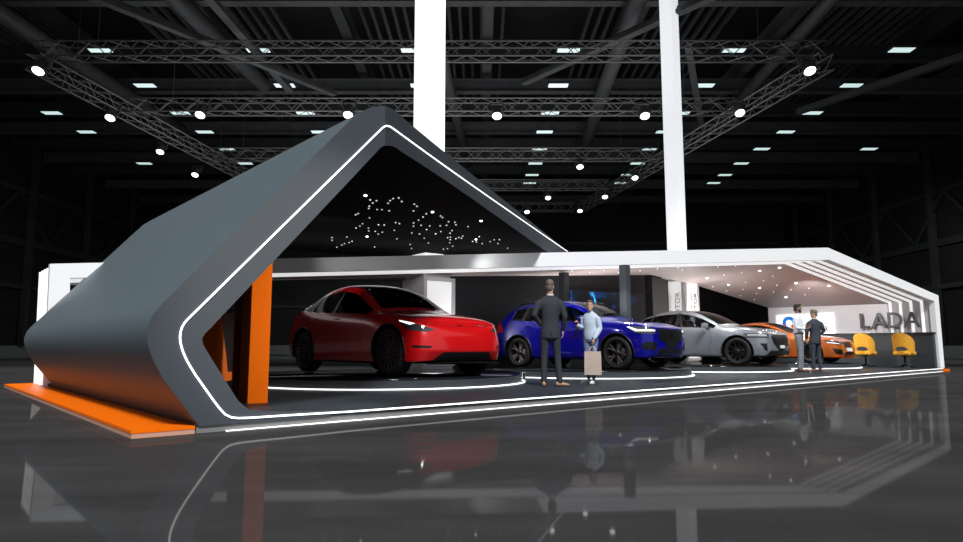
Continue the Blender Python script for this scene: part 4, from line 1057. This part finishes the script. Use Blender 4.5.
# --- orange coupe
orgS = dict(name='orange_coupe', paint=ORG, x0=2.28, x1=-2.36, zb=.15, wb=2.81, tr=1.86, tw=.265, wr=.335, rim=(BLK, RIMK), spokes=10, style='star', seatz=.45, dash=.86,
  mirror=(.42, .92, .90), cladm=ORG, gap=.035, lipm=ORG, lipr=.012,
  key=keyfun(0, (5, 7), (5, 10), (0, 0), (9, 11)), crease={5: .5, 1: .5, 4: .3},
  st=[(2.27, 2.18, 2.18, .58, .18, .36, .56, .54, .69, .48, .715, .735, [-.12, -.05, 0, -.02, -.05, -.10, -.13, -.15, -.18, -.18]),
      (2.17, 2.08, 2.08, .80, .16, .36, .57, .74, .70, .66, .735, .765, [-.1, -.04, 0, 0, -.03, -.06, -.1, -.12, -.15, -.15]),
      (1.95, 1.92, 1.95, .92, .16, .44, .63, .84, .75, .76, .78, .815),
      (1.40, 1.40, 1.42, .95, .16, .50, .72, .87, .83, .76, .86, .885),
      (1.0, 1.0, 1.0, .93, .15, .45, .75, .87, .865, .76, .90, .935),
      (.62, .66, .80, .92, .15, .45, .77, .87, .885, .78, .925, .965),
      (.22, .20, .38, .92, .15, .45, .78, .865, .90, .68, 1.14, 1.20),
      (-.15, -.18, -.05, .92, .15, .45, .79, .855, .915, .60, 1.295, 1.345),
      (-.60, -.60, -.60, .925, .15, .45, .80, .85, .92, .57, 1.33, 1.385),
      (-1.10, -1.08, -1.05, .945, .16, .48, .82, .845, .935, .575, 1.25, 1.32),
      (-1.55, -1.50, -1.50, .955, .17, .50, .83, .84, .98, .62, 1.09, 1.16),
      (-1.85, -1.85, -1.85, .93, .18, .50, .82, .80, .98, .70, 1.02, 1.045),
      (-2.2, -2.18, -2.18, .86, .22, .48, .80, .74, .98, .64, 1.02, 1.035),
      (-2.36, -2.32, -2.32, .68, .26, .48, .78, .58, .97, .52, 1.0, 1.01, RX0)],
  lines=[[(.50, .88), (.58, .65), (.50, .28), (.42, .22)], [(-.80, .92), (-.72, .6), (-.76, .26)], [(.42, .22), (-.76, .24)]],
  handles=[(-.55, .83)],
  pillars=[[(-.78, .945), (-.86, .945), (-.78, 1.27), (-.72, 1.27)]],
  chrome=[(.6, .905), (-.2, .93), (-1.0, .945), (-1.4, .99)], chromem=BLK,
  decals=[('left_grille', GRIL, (-1, 0, 0), [(2.3, .03, .48), (2.3, .03, .67), (2.3, .30, .67), (2.3, .34, .62), (2.3, .28, .48)], True, .010),
          ('headlamp', LAMPG, (-1, -.8, 0), [(2.15, .44, .58), (2.15, .42, .66), (1.95, .80, .69), (1.78, .88, .725), (1.85, .86, .64), (2.05, .70, .58)], True, .006),
          ('daytime_light', LAMPW, (-1, -.8, 0), [(2.1, .58, .60), (2.1, .58, .612), (1.86, .86, .655), (1.86, .86, .64)], True, .010),
          ('side_intake', GRIL, (-1, -.6, 0), [(2.2, .56, .26), (2.2, .52, .42), (2.0, .84, .46), (2.1, .80, .30)], True, .008),
          ('centre_intake', GRIL, (-1, 0, 0), [(2.3, -.42, .22), (2.3, -.34, .36), (2.3, .34, .36), (2.3, .42, .22)], False, .010),
          ('number_plate', PLATE, (-1, 0, 0), [(2.3, -.24, .37), (2.3, -.24, .48), (2.3, .24, .48), (2.3, .24, .37)], False, .02),
          ('splitter', ORG, (-1, 0, 0), [(2.3, -.85, .16), (2.3, -.85, .19), (2.3, .85, .19), (2.3, .85, .16)], False, .03),
          ('tail_lamp', TAIL, (1, -1, 0), [(-2.3, .45, .9), (-2.3, .45, .80), (-1.95, .93, .80), (-1.9, .93, .86), (-2.1, .85, .92)], True, .006)])
HEAD = atan2(-V.y, -V.x)
CARS = [(redS, (5.08, 4.66), 0, 1.08, 'shiny red electric SUV with black roof glass under the slate canopy'),
        (blueS, (10.65, 4.25), 5, 1.0, 'deep blue SUV with tall black grille behind the standing couple'),
        (silS, (16.0, 4.15), 2, 1.0, 'silver grey SUV with shield shaped black grille and black wheels'),
        (orgS, (20.45, 4.0), 2, 1.0, 'burnt orange low coupe behind the two talking men')]
for (spx, (cu_, cv_), yw, sc_, lab) in CARS:
    build_car(spx, uv(cu_, cv_, ZPOD+.002), HEAD+R(yw), lab, scale=sc_)
# podiums
def podium(u_, v_, r_, label):
    t = root('car_podium', uv(u_, v_, ZP), 0, label, 'podium', None)
    bm = bmesh.new(); lathe(bm, [(0, ZPOD-ZP), (r_-.02, ZPOD-ZP), (r_-.02, ZPOD-ZP-.02), (0, ZPOD-ZP-.02)], 96); link('turntable_top', bm, GLOSSB, t)
    bm = bmesh.new(); lathe(bm, [(0, ZPOD-ZP-.022), (r_, ZPOD-ZP-.022), (r_, .002), (0, .002)], 96, smooth=False); link('drum', bm, PODS, t)
    bm = bmesh.new(); pts = [V3(((r_+.06)*cos(a), (r_+.06)*sin(a), .016)) for a in [2*pi*q/96 for q in range(96)]]; tube(bm, pts, .012, 6, closed=True); link('light_ring', bm, LED, t)
PODL = ['round glossy black podium under the red car', 'round glossy black podium under the blue car', 'round glossy black podium under the silver car', 'round glossy black podium under the orange car']
PODS_ = [(5.05, 4.6, 2.62), (10.65, 4.3, 2.5), (15.95, 4.15, 2.34), (20.6, 3.85, 2.22)]
for (u_, v_, r_), lb in zip(PODS_, PODL): podium(u_, v_, r_, lb)
# small glass information plates standing by the podium edges
for (px, py, lb) in ((524, 380, 'small low glass information stand beside the red car podium'), (667, 371, 'small low information stand with an orange corner beside the blue car podium'), (790, 369.5, 'small low glass information stand beside the silver car podium')):
    p = at_z(px, py, ZP); t = root('information_stand', p, UANG+R(20), lb, 'information stand'); t.scale = (.62, .62, .62)
    bm = bmesh.new(); box(bm, (0, 0, .006), (.26, .16, .01)); link('foot', bm, CHROME, t)
    bm = bmesh.new(); box(bm, (0, 0, .13), (.22, .012, .22)); link('plate', bm, glass('clear_plate', (.75, .78, .8)), t)
    bm = bmesh.new(); tube(bm, [(-.115, 0, .02), (-.115, 0, .245), (.115, 0, .245), (.115, 0, .02)], .008, 6); link('plate_edge', bm, WHITE, t)
    if px == 667:
        bm = bmesh.new(); prism(bm, [(-.1, -.009, .03), (-.02, -.009, .03), (-.04, -.009, .15), (-.1, -.009, .16)], V3((0, -.004, 0))); link('corner_graphic', bm, mat('flame_orange', (.9, .16, .04), .5), t)
# ================================================================ people
def ell_loft(bm, rings, n=14):
    """rings: (centre, axis1, axis2); ends closed with a shrunken ring"""
    rs = list(rings)
    def rg(c, a, b_): return [bm.verts.new(V3(c)+V3(a)*cos(2*pi*k_/n)+V3(b_)*sin(2*pi*k_/n)) for k_ in range(n)]
    first, last = rs[0], rs[-1]
    d0 = (V3(first[0])-V3(rs[1][0])).normalized(); d1 = (V3(last[0])-V3(rs[-2][0])).normalized()
    def r_(x): return min(V3(x[1]).length, V3(x[2]).length)
    R_ = [rg(V3(first[0])+d0*r_(first)*.55, V3(first[1])*.5, V3(first[2])*.5)]
    for x in rs: R_.append(rg(*x))
    R_.append(rg(V3(last[0])+d1*r_(last)*.55, V3(last[1])*.5, V3(last[2])*.5))
    for a, b_ in zip(R_, R_[1:]):
        for k_ in range(n): bm.faces.new([a[k_], a[(k_+1) % n], b_[(k_+1) % n], b_[k_]])
    bm.faces.new(R_[0][::-1]); bm.faces.new(R_[-1])
def limb(bm, pts, rad, n=12):
    rs = []; px_ = None
    for i, p in enumerate(pts):
        d = V3(pts[min(i+1, len(pts)-1)])-V3(pts[max(i-1, 0)]); x, y = carry(d, px_); px_ = x
        rs.append((p, x*rad[i], y*rad[i]))
    ell_loft(bm, rs, n)
def blob(bm, c, s, rot=None):
    b2 = bmesh.new(); bmesh.ops.create_uvsphere(b2, u_segments=14, v_segments=9, radius=1)
    bmesh.ops.scale(b2, vec=s, verts=b2.verts)
    if rot is not None: bmesh.ops.rotate(b2, matrix=rot, verts=b2.verts)
    bmesh.ops.translate(b2, vec=c, verts=b2.verts); merge(bm, b2)
def skin_mesh(name, bm, m, parent, voxel=.01, smooth=3):
    me = bpy.data.meshes.new('t'); bmesh.ops.recalc_face_normals(bm, faces=bm.faces); bm.to_mesh(me); bm.free()
    ob = bpy.data.objects.new('t', me); C.objects.link(ob)
    md = ob.modifiers.new('r', 'REMESH'); md.mode = 'VOXEL'; md.voxel_size = voxel; md.use_smooth_shade = True
    if smooth: sm_ = ob.modifiers.new('s', 'SMOOTH'); sm_.iterations = smooth; sm_.factor = .5
    dg = bpy.context.evaluated_depsgraph_get(); dg.update()
    m2 = bpy.data.meshes.new_from_object(ob.evaluated_get(dg)); bpy.data.objects.remove(ob); bpy.data.meshes.remove(me)
    m2.materials.clear(); m2.materials.append(m)
    for p in m2.polygons: p.use_smooth = True; p.material_index = 0
    m2.name = name; o = bpy.data.objects.new(name, m2); C.objects.link(o); o.parent = parent; return o
def hand(bm, wrist, d, palm_n, side, s=1.0, curl=.35):
    """palm + five fingers; d = pointing direction, palm_n = palm facing direction, side=+1 thumb toward d x palm_n"""
    d = V3(d).normalized(); pn = V3(palm_n); pn = (pn-d*pn.dot(d)).normalized(); t = d.cross(pn)*side
    w_ = V3(wrist)
    ell_loft(bm, [(w_, t*.026*s, pn*.019*s), (w_+d*.03*s, t*.036*s, pn*.016*s), (w_+d*.065*s, t*.042*s, pn*.014*s), (w_+d*.088*s, t*.040*s, pn*.012*s)], 12)
    for k_, (off, L_) in enumerate(((.031, .070), (.011, .080), (-.010, .074), (-.030, .058))):
        p = w_+d*.085*s+t*off*s; q = [p]; a = curl*.6
        for seg in (.45, .32, .23):
            p = p+(d*cos(a)+pn*sin(a)+t*off*.6)*L_*seg*s; q.append(p); a += curl*1.3
        limb(bm, q, [.0092*s, .0088*s, .008*s, .0068*s], 8)
    p = w_+d*.025*s+t*.03*s
    limb(bm, [p, p+(d*.7+t*.75+pn*.2).normalized()*.034*s, p+(d*.7+t*.75+pn*.2).normalized()*.034*s+(d*.92+t*.25+pn*.35).normalized()*.034*s], [.013*s, .0105*s, .008*s], 8)
def head(bm, c, yaw, tilt=0, s=1.0, female=False):
    """head facing +y before yaw"""
    M = Matrix.Rotation(yaw, 3, 'Z') @ Matrix.Rotation(tilt, 3, 'X')
    def T(x, y, z): return V3(c)+M @ (V3((x, y, z))*s)
    def A(x, y, z): return M @ (V3((x, y, z))*s)
    rg = [(-.112, .022, .030, .050), (-.098, .040, .048, .036), (-.07, .056, .068, .022), (-.03, .066, .084, .008), (.01, .072, .094, -.002), (.05, .074, .098, -.006), (.085, .066, .088, -.008), (.108, .044, .06, -.01), (.118, .02, .03, -.01)]
    ell_loft(bm, [(T(0, y, z), A(rx, 0, 0), A(0, ry, 0)) for z, rx, ry, y in rg], 20)
    limb(bm, [T(0, .083, .035), T(0, .104, .0), T(0, .106, -.012)], [.007*s, .010*s, .013*s], 8)   # nose
    blob(bm, T(0, .088, .045), A(.05, 0, 0).length and (.048*s, .014*s, .010*s), M)          # brow
    blob(bm, T(0, .090, -.052), (.024*s, .010*s, .006*s), M); blob(bm, T(0, .089, -.063), (.021*s, .010*s, .006*s), M)  # lips
    blob(bm, T(0, .075, -.095), (.022*s, .018*s, .014*s), M)
    for sx in (-1, 1):
        blob(bm, T(sx*.074, -.004, -.005), (.010*s, .020*s, .032*s), M)       # ear
        blob(bm, T(sx*.036, .066, -.025), (.02*s, .018*s, .018*s), M)          # cheek
    return T, M
def person(name, loc, rz, lab, J, H=1.8, skin=SKIN, female=False, hair=None, hairm=None, jacket=None, trousers=None, shoes=None, shirt=None, hyaw=0, htilt=0, style='suit', hands=None, slim=1.0):
    t = root(name, loc, rz, lab, 'person'); k_ = H/1.8
    t.scale = (k_*slim, k_*slim, k_)
    sh, el, wr, hip, kn, an = J['sh'], J['el'], J['wr'], J['hip'], J['kn'], J['an']
    bm = bmesh.new()
    zc, zn = J.get('head', (0, .0, 1.665)), J.get('neck', (0, -.01, 1.53))
    T_, M_ = head(bm, zc, hyaw, htilt, .98)
    limb(bm, [V3(zn)-V3((0, .0, .10)), V3(zn), V3(zc)-V3((0, .02, .05))], [.066, .056, .058] if not female else [.05, .045, .046])
    ell_loft(bm, [((0, -.01, .92), (.13, 0, 0), (0, .08, 0)), ((0, -.01, 1.1), (.12, 0, 0), (0, .08, 0)), ((0, -.01, 1.3), (.14, 0, 0), (0, .09, 0)), ((0, -.01, 1.44), (.13, 0, 0), (0, .07, 0))])
    for i, s_ in enumerate((1, -1)):
        limb(bm, [V3(sh[i])+V3((-.035 if sh[i][0] > 0 else .035, 0, -.03)), el[i], wr[i]], [.038, .034, .025])
        d_, n_, c_ = hands[i]; hand(bm, wr[i], d_, n_, s_ if n_ is None or True else 1, 1.0 if not female else .9, c_)
        limb(bm, [V3(hip[i]), kn[i], V3(an[i])], [.07, .05, .036])
    skin_mesh('body', bm, skin, t, .0085, 1)
    # eyes
    bm = bmesh.new()
    for sx in (-1, 1): blob(bm, T_(sx*.031, .083, .018), (.011, .008, .006), M_)
    link('eyes', bm, mat('eye_dark', (.03, .02, .02), .2), t, smooth=True)
    # hair
    if hair:
        bm = bmesh.new()
        if hair == 'short':
            for (x, y, z, a, b_, c2) in ((0, -.014, .050, .081, .097, .080), (0, -.055, -.02, .066, .052, .07)):
                blob(bm, T_(x, y, z), (a, b_, c2), M_)
            blob(bm, T_(0, .035, .098), (.064, .062, .032), M_)
        elif hair == 'tied':
            blob(bm, T_(0, -.016, .052), (.081, .098, .080), M_); blob(bm, T_(0, -.055, -.01), (.068, .052, .07), M_); blob(bm, T_(0, .035, .092), (.062, .062, .036), M_); blob(bm, T_(0, -.115, .03), (.03, .03, .03), M_)
        # carve the face side: drop anything in front of the hairline
        for f in [f for f in bm.faces if False]: pass
        skin_mesh('hair', bm, hairm, t, .008, 2)
    def axis(p, q): return (V3(q)-V3(p)).normalized()
    # trousers
    bm = bmesh.new(); hz_ = .06 if not female else .055
    ell_loft(bm, [((0, 0, 1.03), (.150 if not female else .135, 0, 0), (0, .105, 0)), ((0, -.005, .95), (.165, 0, 0), (0, .115, 0)), ((0, -.01, .86), (.155, 0, 0), (0, .108, 0))], 18)
    for i in (0, 1):
        h_, n_, a_ = V3(hip[i]), V3(kn[i]), V3(an[i]); lo = 0.0 if not female else .03
        c_ = [.098, .088, .068, .064, .058, .060] if style == 'suit' else [.092, .080, .058, .056, .046, .042]
        limb(bm, [h_, h_.lerp(n_, .4), h_.lerp(n_, .92), n_.lerp(a_, .25), n_.lerp(a_, .7), a_+V3((0, 0, -.02+lo))], c_)
    skin_mesh('trousers', bm, trousers, t, .011, 3)
    # top
    bm = bmesh.new()
    if style == 'suit' and jacket is not None:
        tor = [(.80, .185, .125), (.90, .182, .125), (1.02, .168, .115), (1.12, .162, .112), (1.25, .182, .122), (1.36, .21, .118), (1.43, .205, .095), (1.475, .15, .075), (1.51, .085, .065)]
        ar = [.072, .066, .055, .050, .044]
    elif style == 'shirt':
        tor = [(.98, .150, .108), (1.05, .152, .108), (1.12, .155, .110), (1.25, .176, .118), (1.36, .198, .112), (1.43, .195, .09), (1.475, .14, .072), (1.51, .08, .06)]
        ar = [.066, .060, .050, .044, .036]
    else:
        tor = [(.90, .150, .115), (.98, .162, .122), (1.12, .155, .118), (1.25, .158, .122), (1.34, .17, .105), (1.40, .165, .085), (1.44, .12, .07), (1.475, .07, .055)]
        ar = [.064, .062, .060, .056, .042]
    tw_ = J.get('twist', 0)
    ell_loft(bm, [((0, -.008, z_), (a*cos(tw_), a*sin(tw_), 0), (-b_*sin(tw_), b_*cos(tw_), 0)) for z_, a, b_ in tor], 22)
    for i in (0, 1):
        s_, e_, w_ = V3(sh[i]), V3(el[i]), V3(wr[i])
        limb(bm, [s_+V3((-.035 if s_.x > 0 else .035, 0, -.035)), s_.lerp(e_, .22), s_.lerp(e_, .55), e_, e_.lerp(w_, .5), e_.lerp(w_, .93)], [ar[0]*.80, ar[0]*.92]+ar[1:])
    top = skin_mesh({'suit': 'jacket', 'shirt': 'shirt', 'casual': 'sweatshirt'}[style], bm, jacket, t, .011, 3)
    if style == 'suit':
        bm = bmesh.new(); tube(bm, [(.058*cos(a), -.012+.058*sin(a), 1.525+.008*sin(a)) for a in [2*pi*q/18 for q in range(18)]], .013, 6, closed=True); link('shirt_collar', bm, mat('collar_white', (.75, .75, .76), .7), t)
        bm = bmesh.new()
        vent = [(0, -.145, .84), (0, -.140, .95)]
        tube(bm, vent, .004, 5); link('vent_seam', bm, BLK, t)
    if style == 'shirt':
        bm = bmesh.new(); tube(bm, [(.06*cos(a), -.008+.058*sin(a), 1.52) for a in [2*pi*q/18 for q in range(18)]], .014, 6, closed=True); link('collar', bm, jacket, t)
        bm = bmesh.new(); tube(bm, [(.153*cos(a), -.008+.110*sin(a), 1.0) for a in [2*pi*q/24 for q in range(24)]], .014, 6, closed=True); link('belt', bm, mat('belt_leather', (.05, .03, .02), .5), t)
    # shoes
    for i in (0, 1):
        a_ = V3(an[i]); yw = J['foot'][i]; Mx = Matrix.Rotation(yw, 3, 'Z'); bm = bmesh.new()
        f_ = Mx @ V3((0, 1, 0)); x_ = Mx @ V3((1, 0, 0))
        b0 = V3((a_.x, a_.y, 0))
        ell_loft(bm, [(b0-f_*.06+Z*.042, x_*.034, Z*.040), (b0-f_*.01+Z*.046, x_*.038, Z*.045), (b0+f_*.07+Z*.034, x_*.043, Z*.033), (b0+f_*.14+Z*.026, x_*.045, Z*.025), (b0+f_*.185+Z*.02, x_*.032, Z*.018)], 14)
        for v in bm.verts: v.co.z = max(v.co.z, .006)
        sh_ = skin_mesh('shoe', bm, shoes, t, .009, 1)
        bm = bmesh.new(); prism(bm, [b0-f_*.085-x_*.028, b0-f_*.085+x_*.028, b0+f_*.05+x_*.042, b0+f_*.14+x_*.044, b0+f_*.205+x_*.02, b0+f_*.205-x_*.02, b0+f_*.14-x_*.044, b0+f_*.05-x_*.042], Z*.016)
        link('sole', bm, mat('white_sole', (.8, .8, .8), .6) if female else BLK, sh_)
    return t
SUIT = mat('charcoal_suit_cloth', (.036, .042, .05), .8, spec=.2, var=.12, scale=60, bump=.1)
SUIT2 = mat('blue_grey_suit_cloth', (.045, .055, .072), .8, spec=.2, var=.12, scale=60, bump=.1)
SHIRT = mat('white_shirt_cloth', (.75, .77, .82), .75, var=.04, scale=20); GREYT = mat('grey_check_trousers', (.2, .22, .24), .8, var=.2, scale=90)
SWEAT = mat('pale_blue_sweatshirt', (.50, .60, .72), .85, var=.04, scale=25, bump=.15); JEANS = mat('light_jeans', (.13, .2, .34), .8, var=.15, scale=30)
TAN = mat('tan_shoe_leather', (.42, .25, .15), .45); BRN = mat('brown_shoe_leather', (.16, .07, .04), .4); SNK = mat('white_sneaker', (.8, .8, .82), .6)
HG = mat('grey_brown_hair', (.13, .11, .09), .7, var=.3, scale=60, bump=.3); HB = mat('black_hair', (.015, .013, .012), .7, bump=.3); HBR = mat('brown_hair', (.12, .085, .06), .6, var=.3, scale=60); HD = mat('fair_hair', (.17, .13, .08), .7, var=.3, scale=60)
def facing(p, q): d = q-p; return atan2(d.y, d.x)-pi/2
pm = at_z(551, 386.3, ZP+.002)
# man 1: seen from behind, left arm akimbo, other arm hanging
person('person', pm, R(2), 'man in dark charcoal suit and tan shoes seen from behind, hand on hip',
       dict(sh=[(.19, -.005, 1.44), (-.19, -.005, 1.44)], el=[(.27, -.03, 1.15), (-.31, -.07, 1.18)], wr=[(.25, .07, .93), (-.17, .06, 1.02)],
            hip=[(.09, -.005, .92), (-.09, -.005, .92)], kn=[(.13, .02, .50), (-.12, .02, .50)], an=[(.16, -.02, .09), (-.13, .0, .09)], foot=[R(-75), R(-10)]),
       H=1.85, slim=.9, hair='short', hairm=HG, jacket=SUIT, trousers=SUIT, shoes=TAN, hyaw=R(-14), hands=[((-.05, .05, -1), (-.9, .2, 0), .35), ((.8, .45, -.35), (.2, .5, -.8), .4)])
# woman
pw = at_z(591.5, 383, ZP+.002)
person('person', pw, pi-R(37), 'woman in pale blue sweatshirt and jeans holding a phone and a paper bag',
       dict(sh=[(.165, -.005, 1.39), (-.165, -.005, 1.39)], el=[(.20, -.03, 1.13), (-.21, -.01, 1.12)], wr=[(.21, .20, 1.20), (-.15, .15, .90)],
            hip=[(.085, -.005, .92), (-.085, -.005, .92)], kn=[(.07, .02, .50), (-.07, .03, .50)], an=[(.07, -.02, .09), (-.075, .04, .09)], foot=[R(-25), R(10)], head=(0, .01, 1.60), neck=(0, -.01, 1.49)),
       H=1.62, female=True, hair='tied', hairm=HBR, jacket=SWEAT, trousers=JEANS, shoes=SNK, hyaw=R(25), style='casual', hands=[((0, .5, .8), (-.5, .6, -.3), .9), ((0, .1, -1), (.9, .1, 0), 1.0)])
# talking men
p2 = at_z(801, 371.5, ZP+.002); p3 = at_z(817, 371, ZP+.002)
person('person', p2, facing(p2, p3)-R(70), 'bearded man in white shirt and light grey trousers facing the man in the suit',
       dict(sh=[(.185, -.005, 1.43), (-.185, -.005, 1.43)], el=[(.24, .0, 1.14), (-.24, .0, 1.15)], wr=[(.12, .19, 1.12), (-.15, .15, 1.16)],
            hip=[(.09, -.005, .92), (-.09, -.005, .92)], kn=[(.10, .02, .50), (-.09, .02, .50)], an=[(.11, -.01, .09), (-.10, .0, .09)], foot=[R(-15), R(10)]),
       H=1.88, skin=SKIND, hair='short', hairm=HB, jacket=SHIRT, trousers=GREYT, shoes=BRN, style='shirt', hands=[((-.5, .8, .2), (0, .3, 1), .5), ((.4, .8, .2), (0, .3, 1), .4)], hyaw=R(22))
person('person', p3, R(18), 'man in blue grey suit seen from behind, talking to the man in the white shirt',
       dict(sh=[(.19, -.005, 1.44), (-.19, -.005, 1.44)], el=[(.30, -.05, 1.17), (-.26, .02, 1.16)], wr=[(.17, .08, 1.02), (-.24, .08, .93)],
            hip=[(.09, -.005, .92), (-.09, -.005, .92)], kn=[(.11, .02, .50), (-.10, .02, .50)], an=[(.12, -.02, .09), (-.12, .0, .09)], foot=[R(-20), R(60)]),
       H=1.74, hair='short', hairm=HD, jacket=SUIT2, trousers=SUIT2, shoes=TAN, hyaw=R(35), hands=[((-.8, .45, -.35), (-.2, .5, -.8), .4), ((.05, .05, -1), (.9, .2, 0), .4)])
# beard for the shirted man is part of his figure
for o in bpy.data.objects:
    if o.get('label', '').startswith('bearded man'):
        hy = R(22); M_ = Matrix.Rotation(hy, 3, 'Z'); bm = bmesh.new()
        for (x, y, z, a, b_, c_) in ((0, .055, -.085, .045, .045, .034), (.045, .03, -.05, .018, .035, .04), (-.045, .03, -.05, .018, .035, .04)):
            blob(bm, V3((0, 0, 1.665))+M_ @ V3((x, y, z)), (a, b_, c_), M_)
        skin_mesh('beard', bm, HB, o, .008, 1)
# phone and bag
Mw = Matrix.Translation(pw) @ Matrix.Rotation(pi-R(37), 4, 'Z'); kk = 1.62/1.8
hp = Mw @ (V3((.205, .245, 1.265))*kk); t = root('phone', hp, pi-R(37), 'dark phone held up in the hand of the woman in the blue sweatshirt', 'phone')
bm = bmesh.new(); box(bm, (0, 0, .03), (.07, .009, .14), bev=.004); link('case', bm, BLK, t)
bm = bmesh.new(); box(bm, (0, -.0052, .03), (.062, .002, .128)); link('screen', bm, mat('phone_screen', (.02, .02, .03), .08), t)
hb = Mw @ (V3((-.13, .17, .80))*kk); rzb = R(-14)
t = root('paper_bag', V3((hb.x, hb.y, hb.z-.56)), rzb, 'beige paper shopping bag with twisted handles held by the woman', 'bag')
BAG = mat('beige_paper', (.86, .72, .64), .8, var=.04, scale=8, bump=.2)
bm = bmesh.new(); w0, d0, h0 = .155, .065, .43
bv = [bm.verts.new(p) for p in ((-w0, -d0, 0), (w0, -d0, 0), (w0, d0, 0), (-w0, d0, 0), (-w0*.95, -d0*.8, h0), (w0*.95, -d0*.8, h0), (w0*.95, d0*.8, h0), (-w0*.95, d0*.8, h0))]
mL = [bm.verts.new((-w0*.86, 0, h0*.4)), bm.verts.new((w0*.86, 0, h0*.4))]
for q in ((3, 2, 1, 0), (0, 1, 5, 4), (2, 3, 7, 6)): bm.faces.new([bv[i] for i in q])
bm.faces.new([bv[0], bv[4], mL[0]]); bm.faces.new([bv[4], bv[7], mL[0]]); bm.faces.new([bv[7], bv[3], mL[0]]); bm.faces.new([bv[3], bv[0], mL[0]])
bm.faces.new([bv[1], bv[2], mL[1]]); bm.faces.new([bv[2], bv[6], mL[1]]); bm.faces.new([bv[6], bv[5], mL[1]]); bm.faces.new([bv[5], bv[1], mL[1]])
bmesh.ops.solidify(bm, geom=bm.faces[:], thickness=.003); link('bag_body', bm, BAG, t)
for sy in (-1, 1):
    bm = bmesh.new(); tube(bm, [(-.06, sy*d0*.78, h0-.04), (-.05, sy*d0*.6, h0+.05), (0, sy*.012, h0+.10), (.05, sy*d0*.6, h0+.05), (.06, sy*d0*.78, h0-.04)], .0045, 6); link('handle', bm, BAG, t)
# ================================================================ mustard chairs
MUS = mat('mustard_fabric', (.72, .34, .035), .8, spec=.2, var=.12, scale=14, bump=.2)
def chair(loc, rz, lab):
    t = root('lounge_chair', loc, rz, lab, 'chair', 'mustard barrel chairs at the counter'); t.scale = (.95, 1.0, 1.12)
    # chair faces +y; back shell wraps round -y side, with a crescent opening above the seat
    bm = bmesh.new(); NA, NZ = 65, 26; th = .035
    def P_(a, s_, off):
        wr_ = .315+.02*s_-off
        top = .40+.20*max(0, cos(a*.62))**1.2 + .0
        z_ = .44+.02*(1-s_)+ s_*(top-.02) if False else .42+s_*(.15+.44*max(0, cos(a*.72))**.9)
        return V3((wr_*sin(a), -wr_*.86*cos(a)-.03*s_, z_))
    def hole(a, s_):
        x = a/.80; zc = .30+.10*(1-x*x); return abs(x) < 1 and .13+.03*x*x < s_ < .13+.20*(1-x*x)**.5+.0
    grid = {}
    amax = 1.72
    for off in (0, th):
        for i in range(NA):
            for j in range(NZ): grid[(off, i, j)] = bm.verts.new(P_(-amax+2*amax*i/(NA-1), j/(NZ-1), off))
    keep = lambda i, j: 0 <= i < NA-1 and 0 <= j < NZ-1 and not hole(-amax+2*amax*(i+.5)/(NA-1), (j+.5)/(NZ-1))
    for i in range(NA-1):
        for j in range(NZ-1):
            if not keep(i, j): continue
            for off in (0, th):
                f = bm.faces.new([grid[(off, i, j)], grid[(off, i+1, j)], grid[(off, i+1, j+1)], grid[(off, i, j+1)]]); f.smooth = True
            for (di, dj, a, b_) in ((-1, 0, (i, j), (i, j+1)), (1, 0, (i+1, j), (i+1, j+1)), (0, -1, (i, j), (i+1, j)), (0, 1, (i, j+1), (i+1, j+1))):
                if not keep(i+di, j+dj): bm.faces.new([grid[(0,)+a], grid[(0,)+b_], grid[(th,)+b_], grid[(th,)+a]])
    bmesh.ops.delete(bm, geom=[v for v in bm.verts if not v.link_faces], context='VERTS')
    link('back_shell', bm, MUS, t, auto=50)
    bm = bmesh.new(); box(bm, (0, .02, .415), (.52, .56, .12), bev=.05); link('seat', bm, MUS, t, smooth=True, auto=60)
    bm = bmesh.new(); lathe(bm, [(.16, .355), (.16, .34), (.035, .32), (.028, .08), (.05, .05), (0, .05)], 20); link('pedestal', bm, BLKM, t)
    for q in range(4):
        a = pi/4+q*pi/2; bm = bmesh.new(); tube(bm, [(.02*cos(a), .02*sin(a), .085), (.18*cos(a), .18*sin(a), .05), (.34*cos(a), .34*sin(a), .017)], [.022, .018, .013], 8); link('leg', bm, BLKM, t)
    return t
c1 = uv(WID-1.05, 2.15, ZP+.002); c2 = uv(WID-1.0, .95, ZP+.002)
def at_uline(px, u_):
    q = at_u(px, 347, u_); return V3((q.x, q.y, ZP+.002))
ch1 = at_uline(865, WID-1.15); ch2 = at_uline(904, WID-1.0)
chair(ch1, atan2(U.y, U.x)-pi/2+R(-18)+R(12), 'mustard barrel chair at the counter, the left one, in front of the orange car')
chair(ch2, atan2(U.y, U.x)-pi/2+R(-18)+R(12), 'mustard barrel chair at the counter, the right one, below the last letter A')
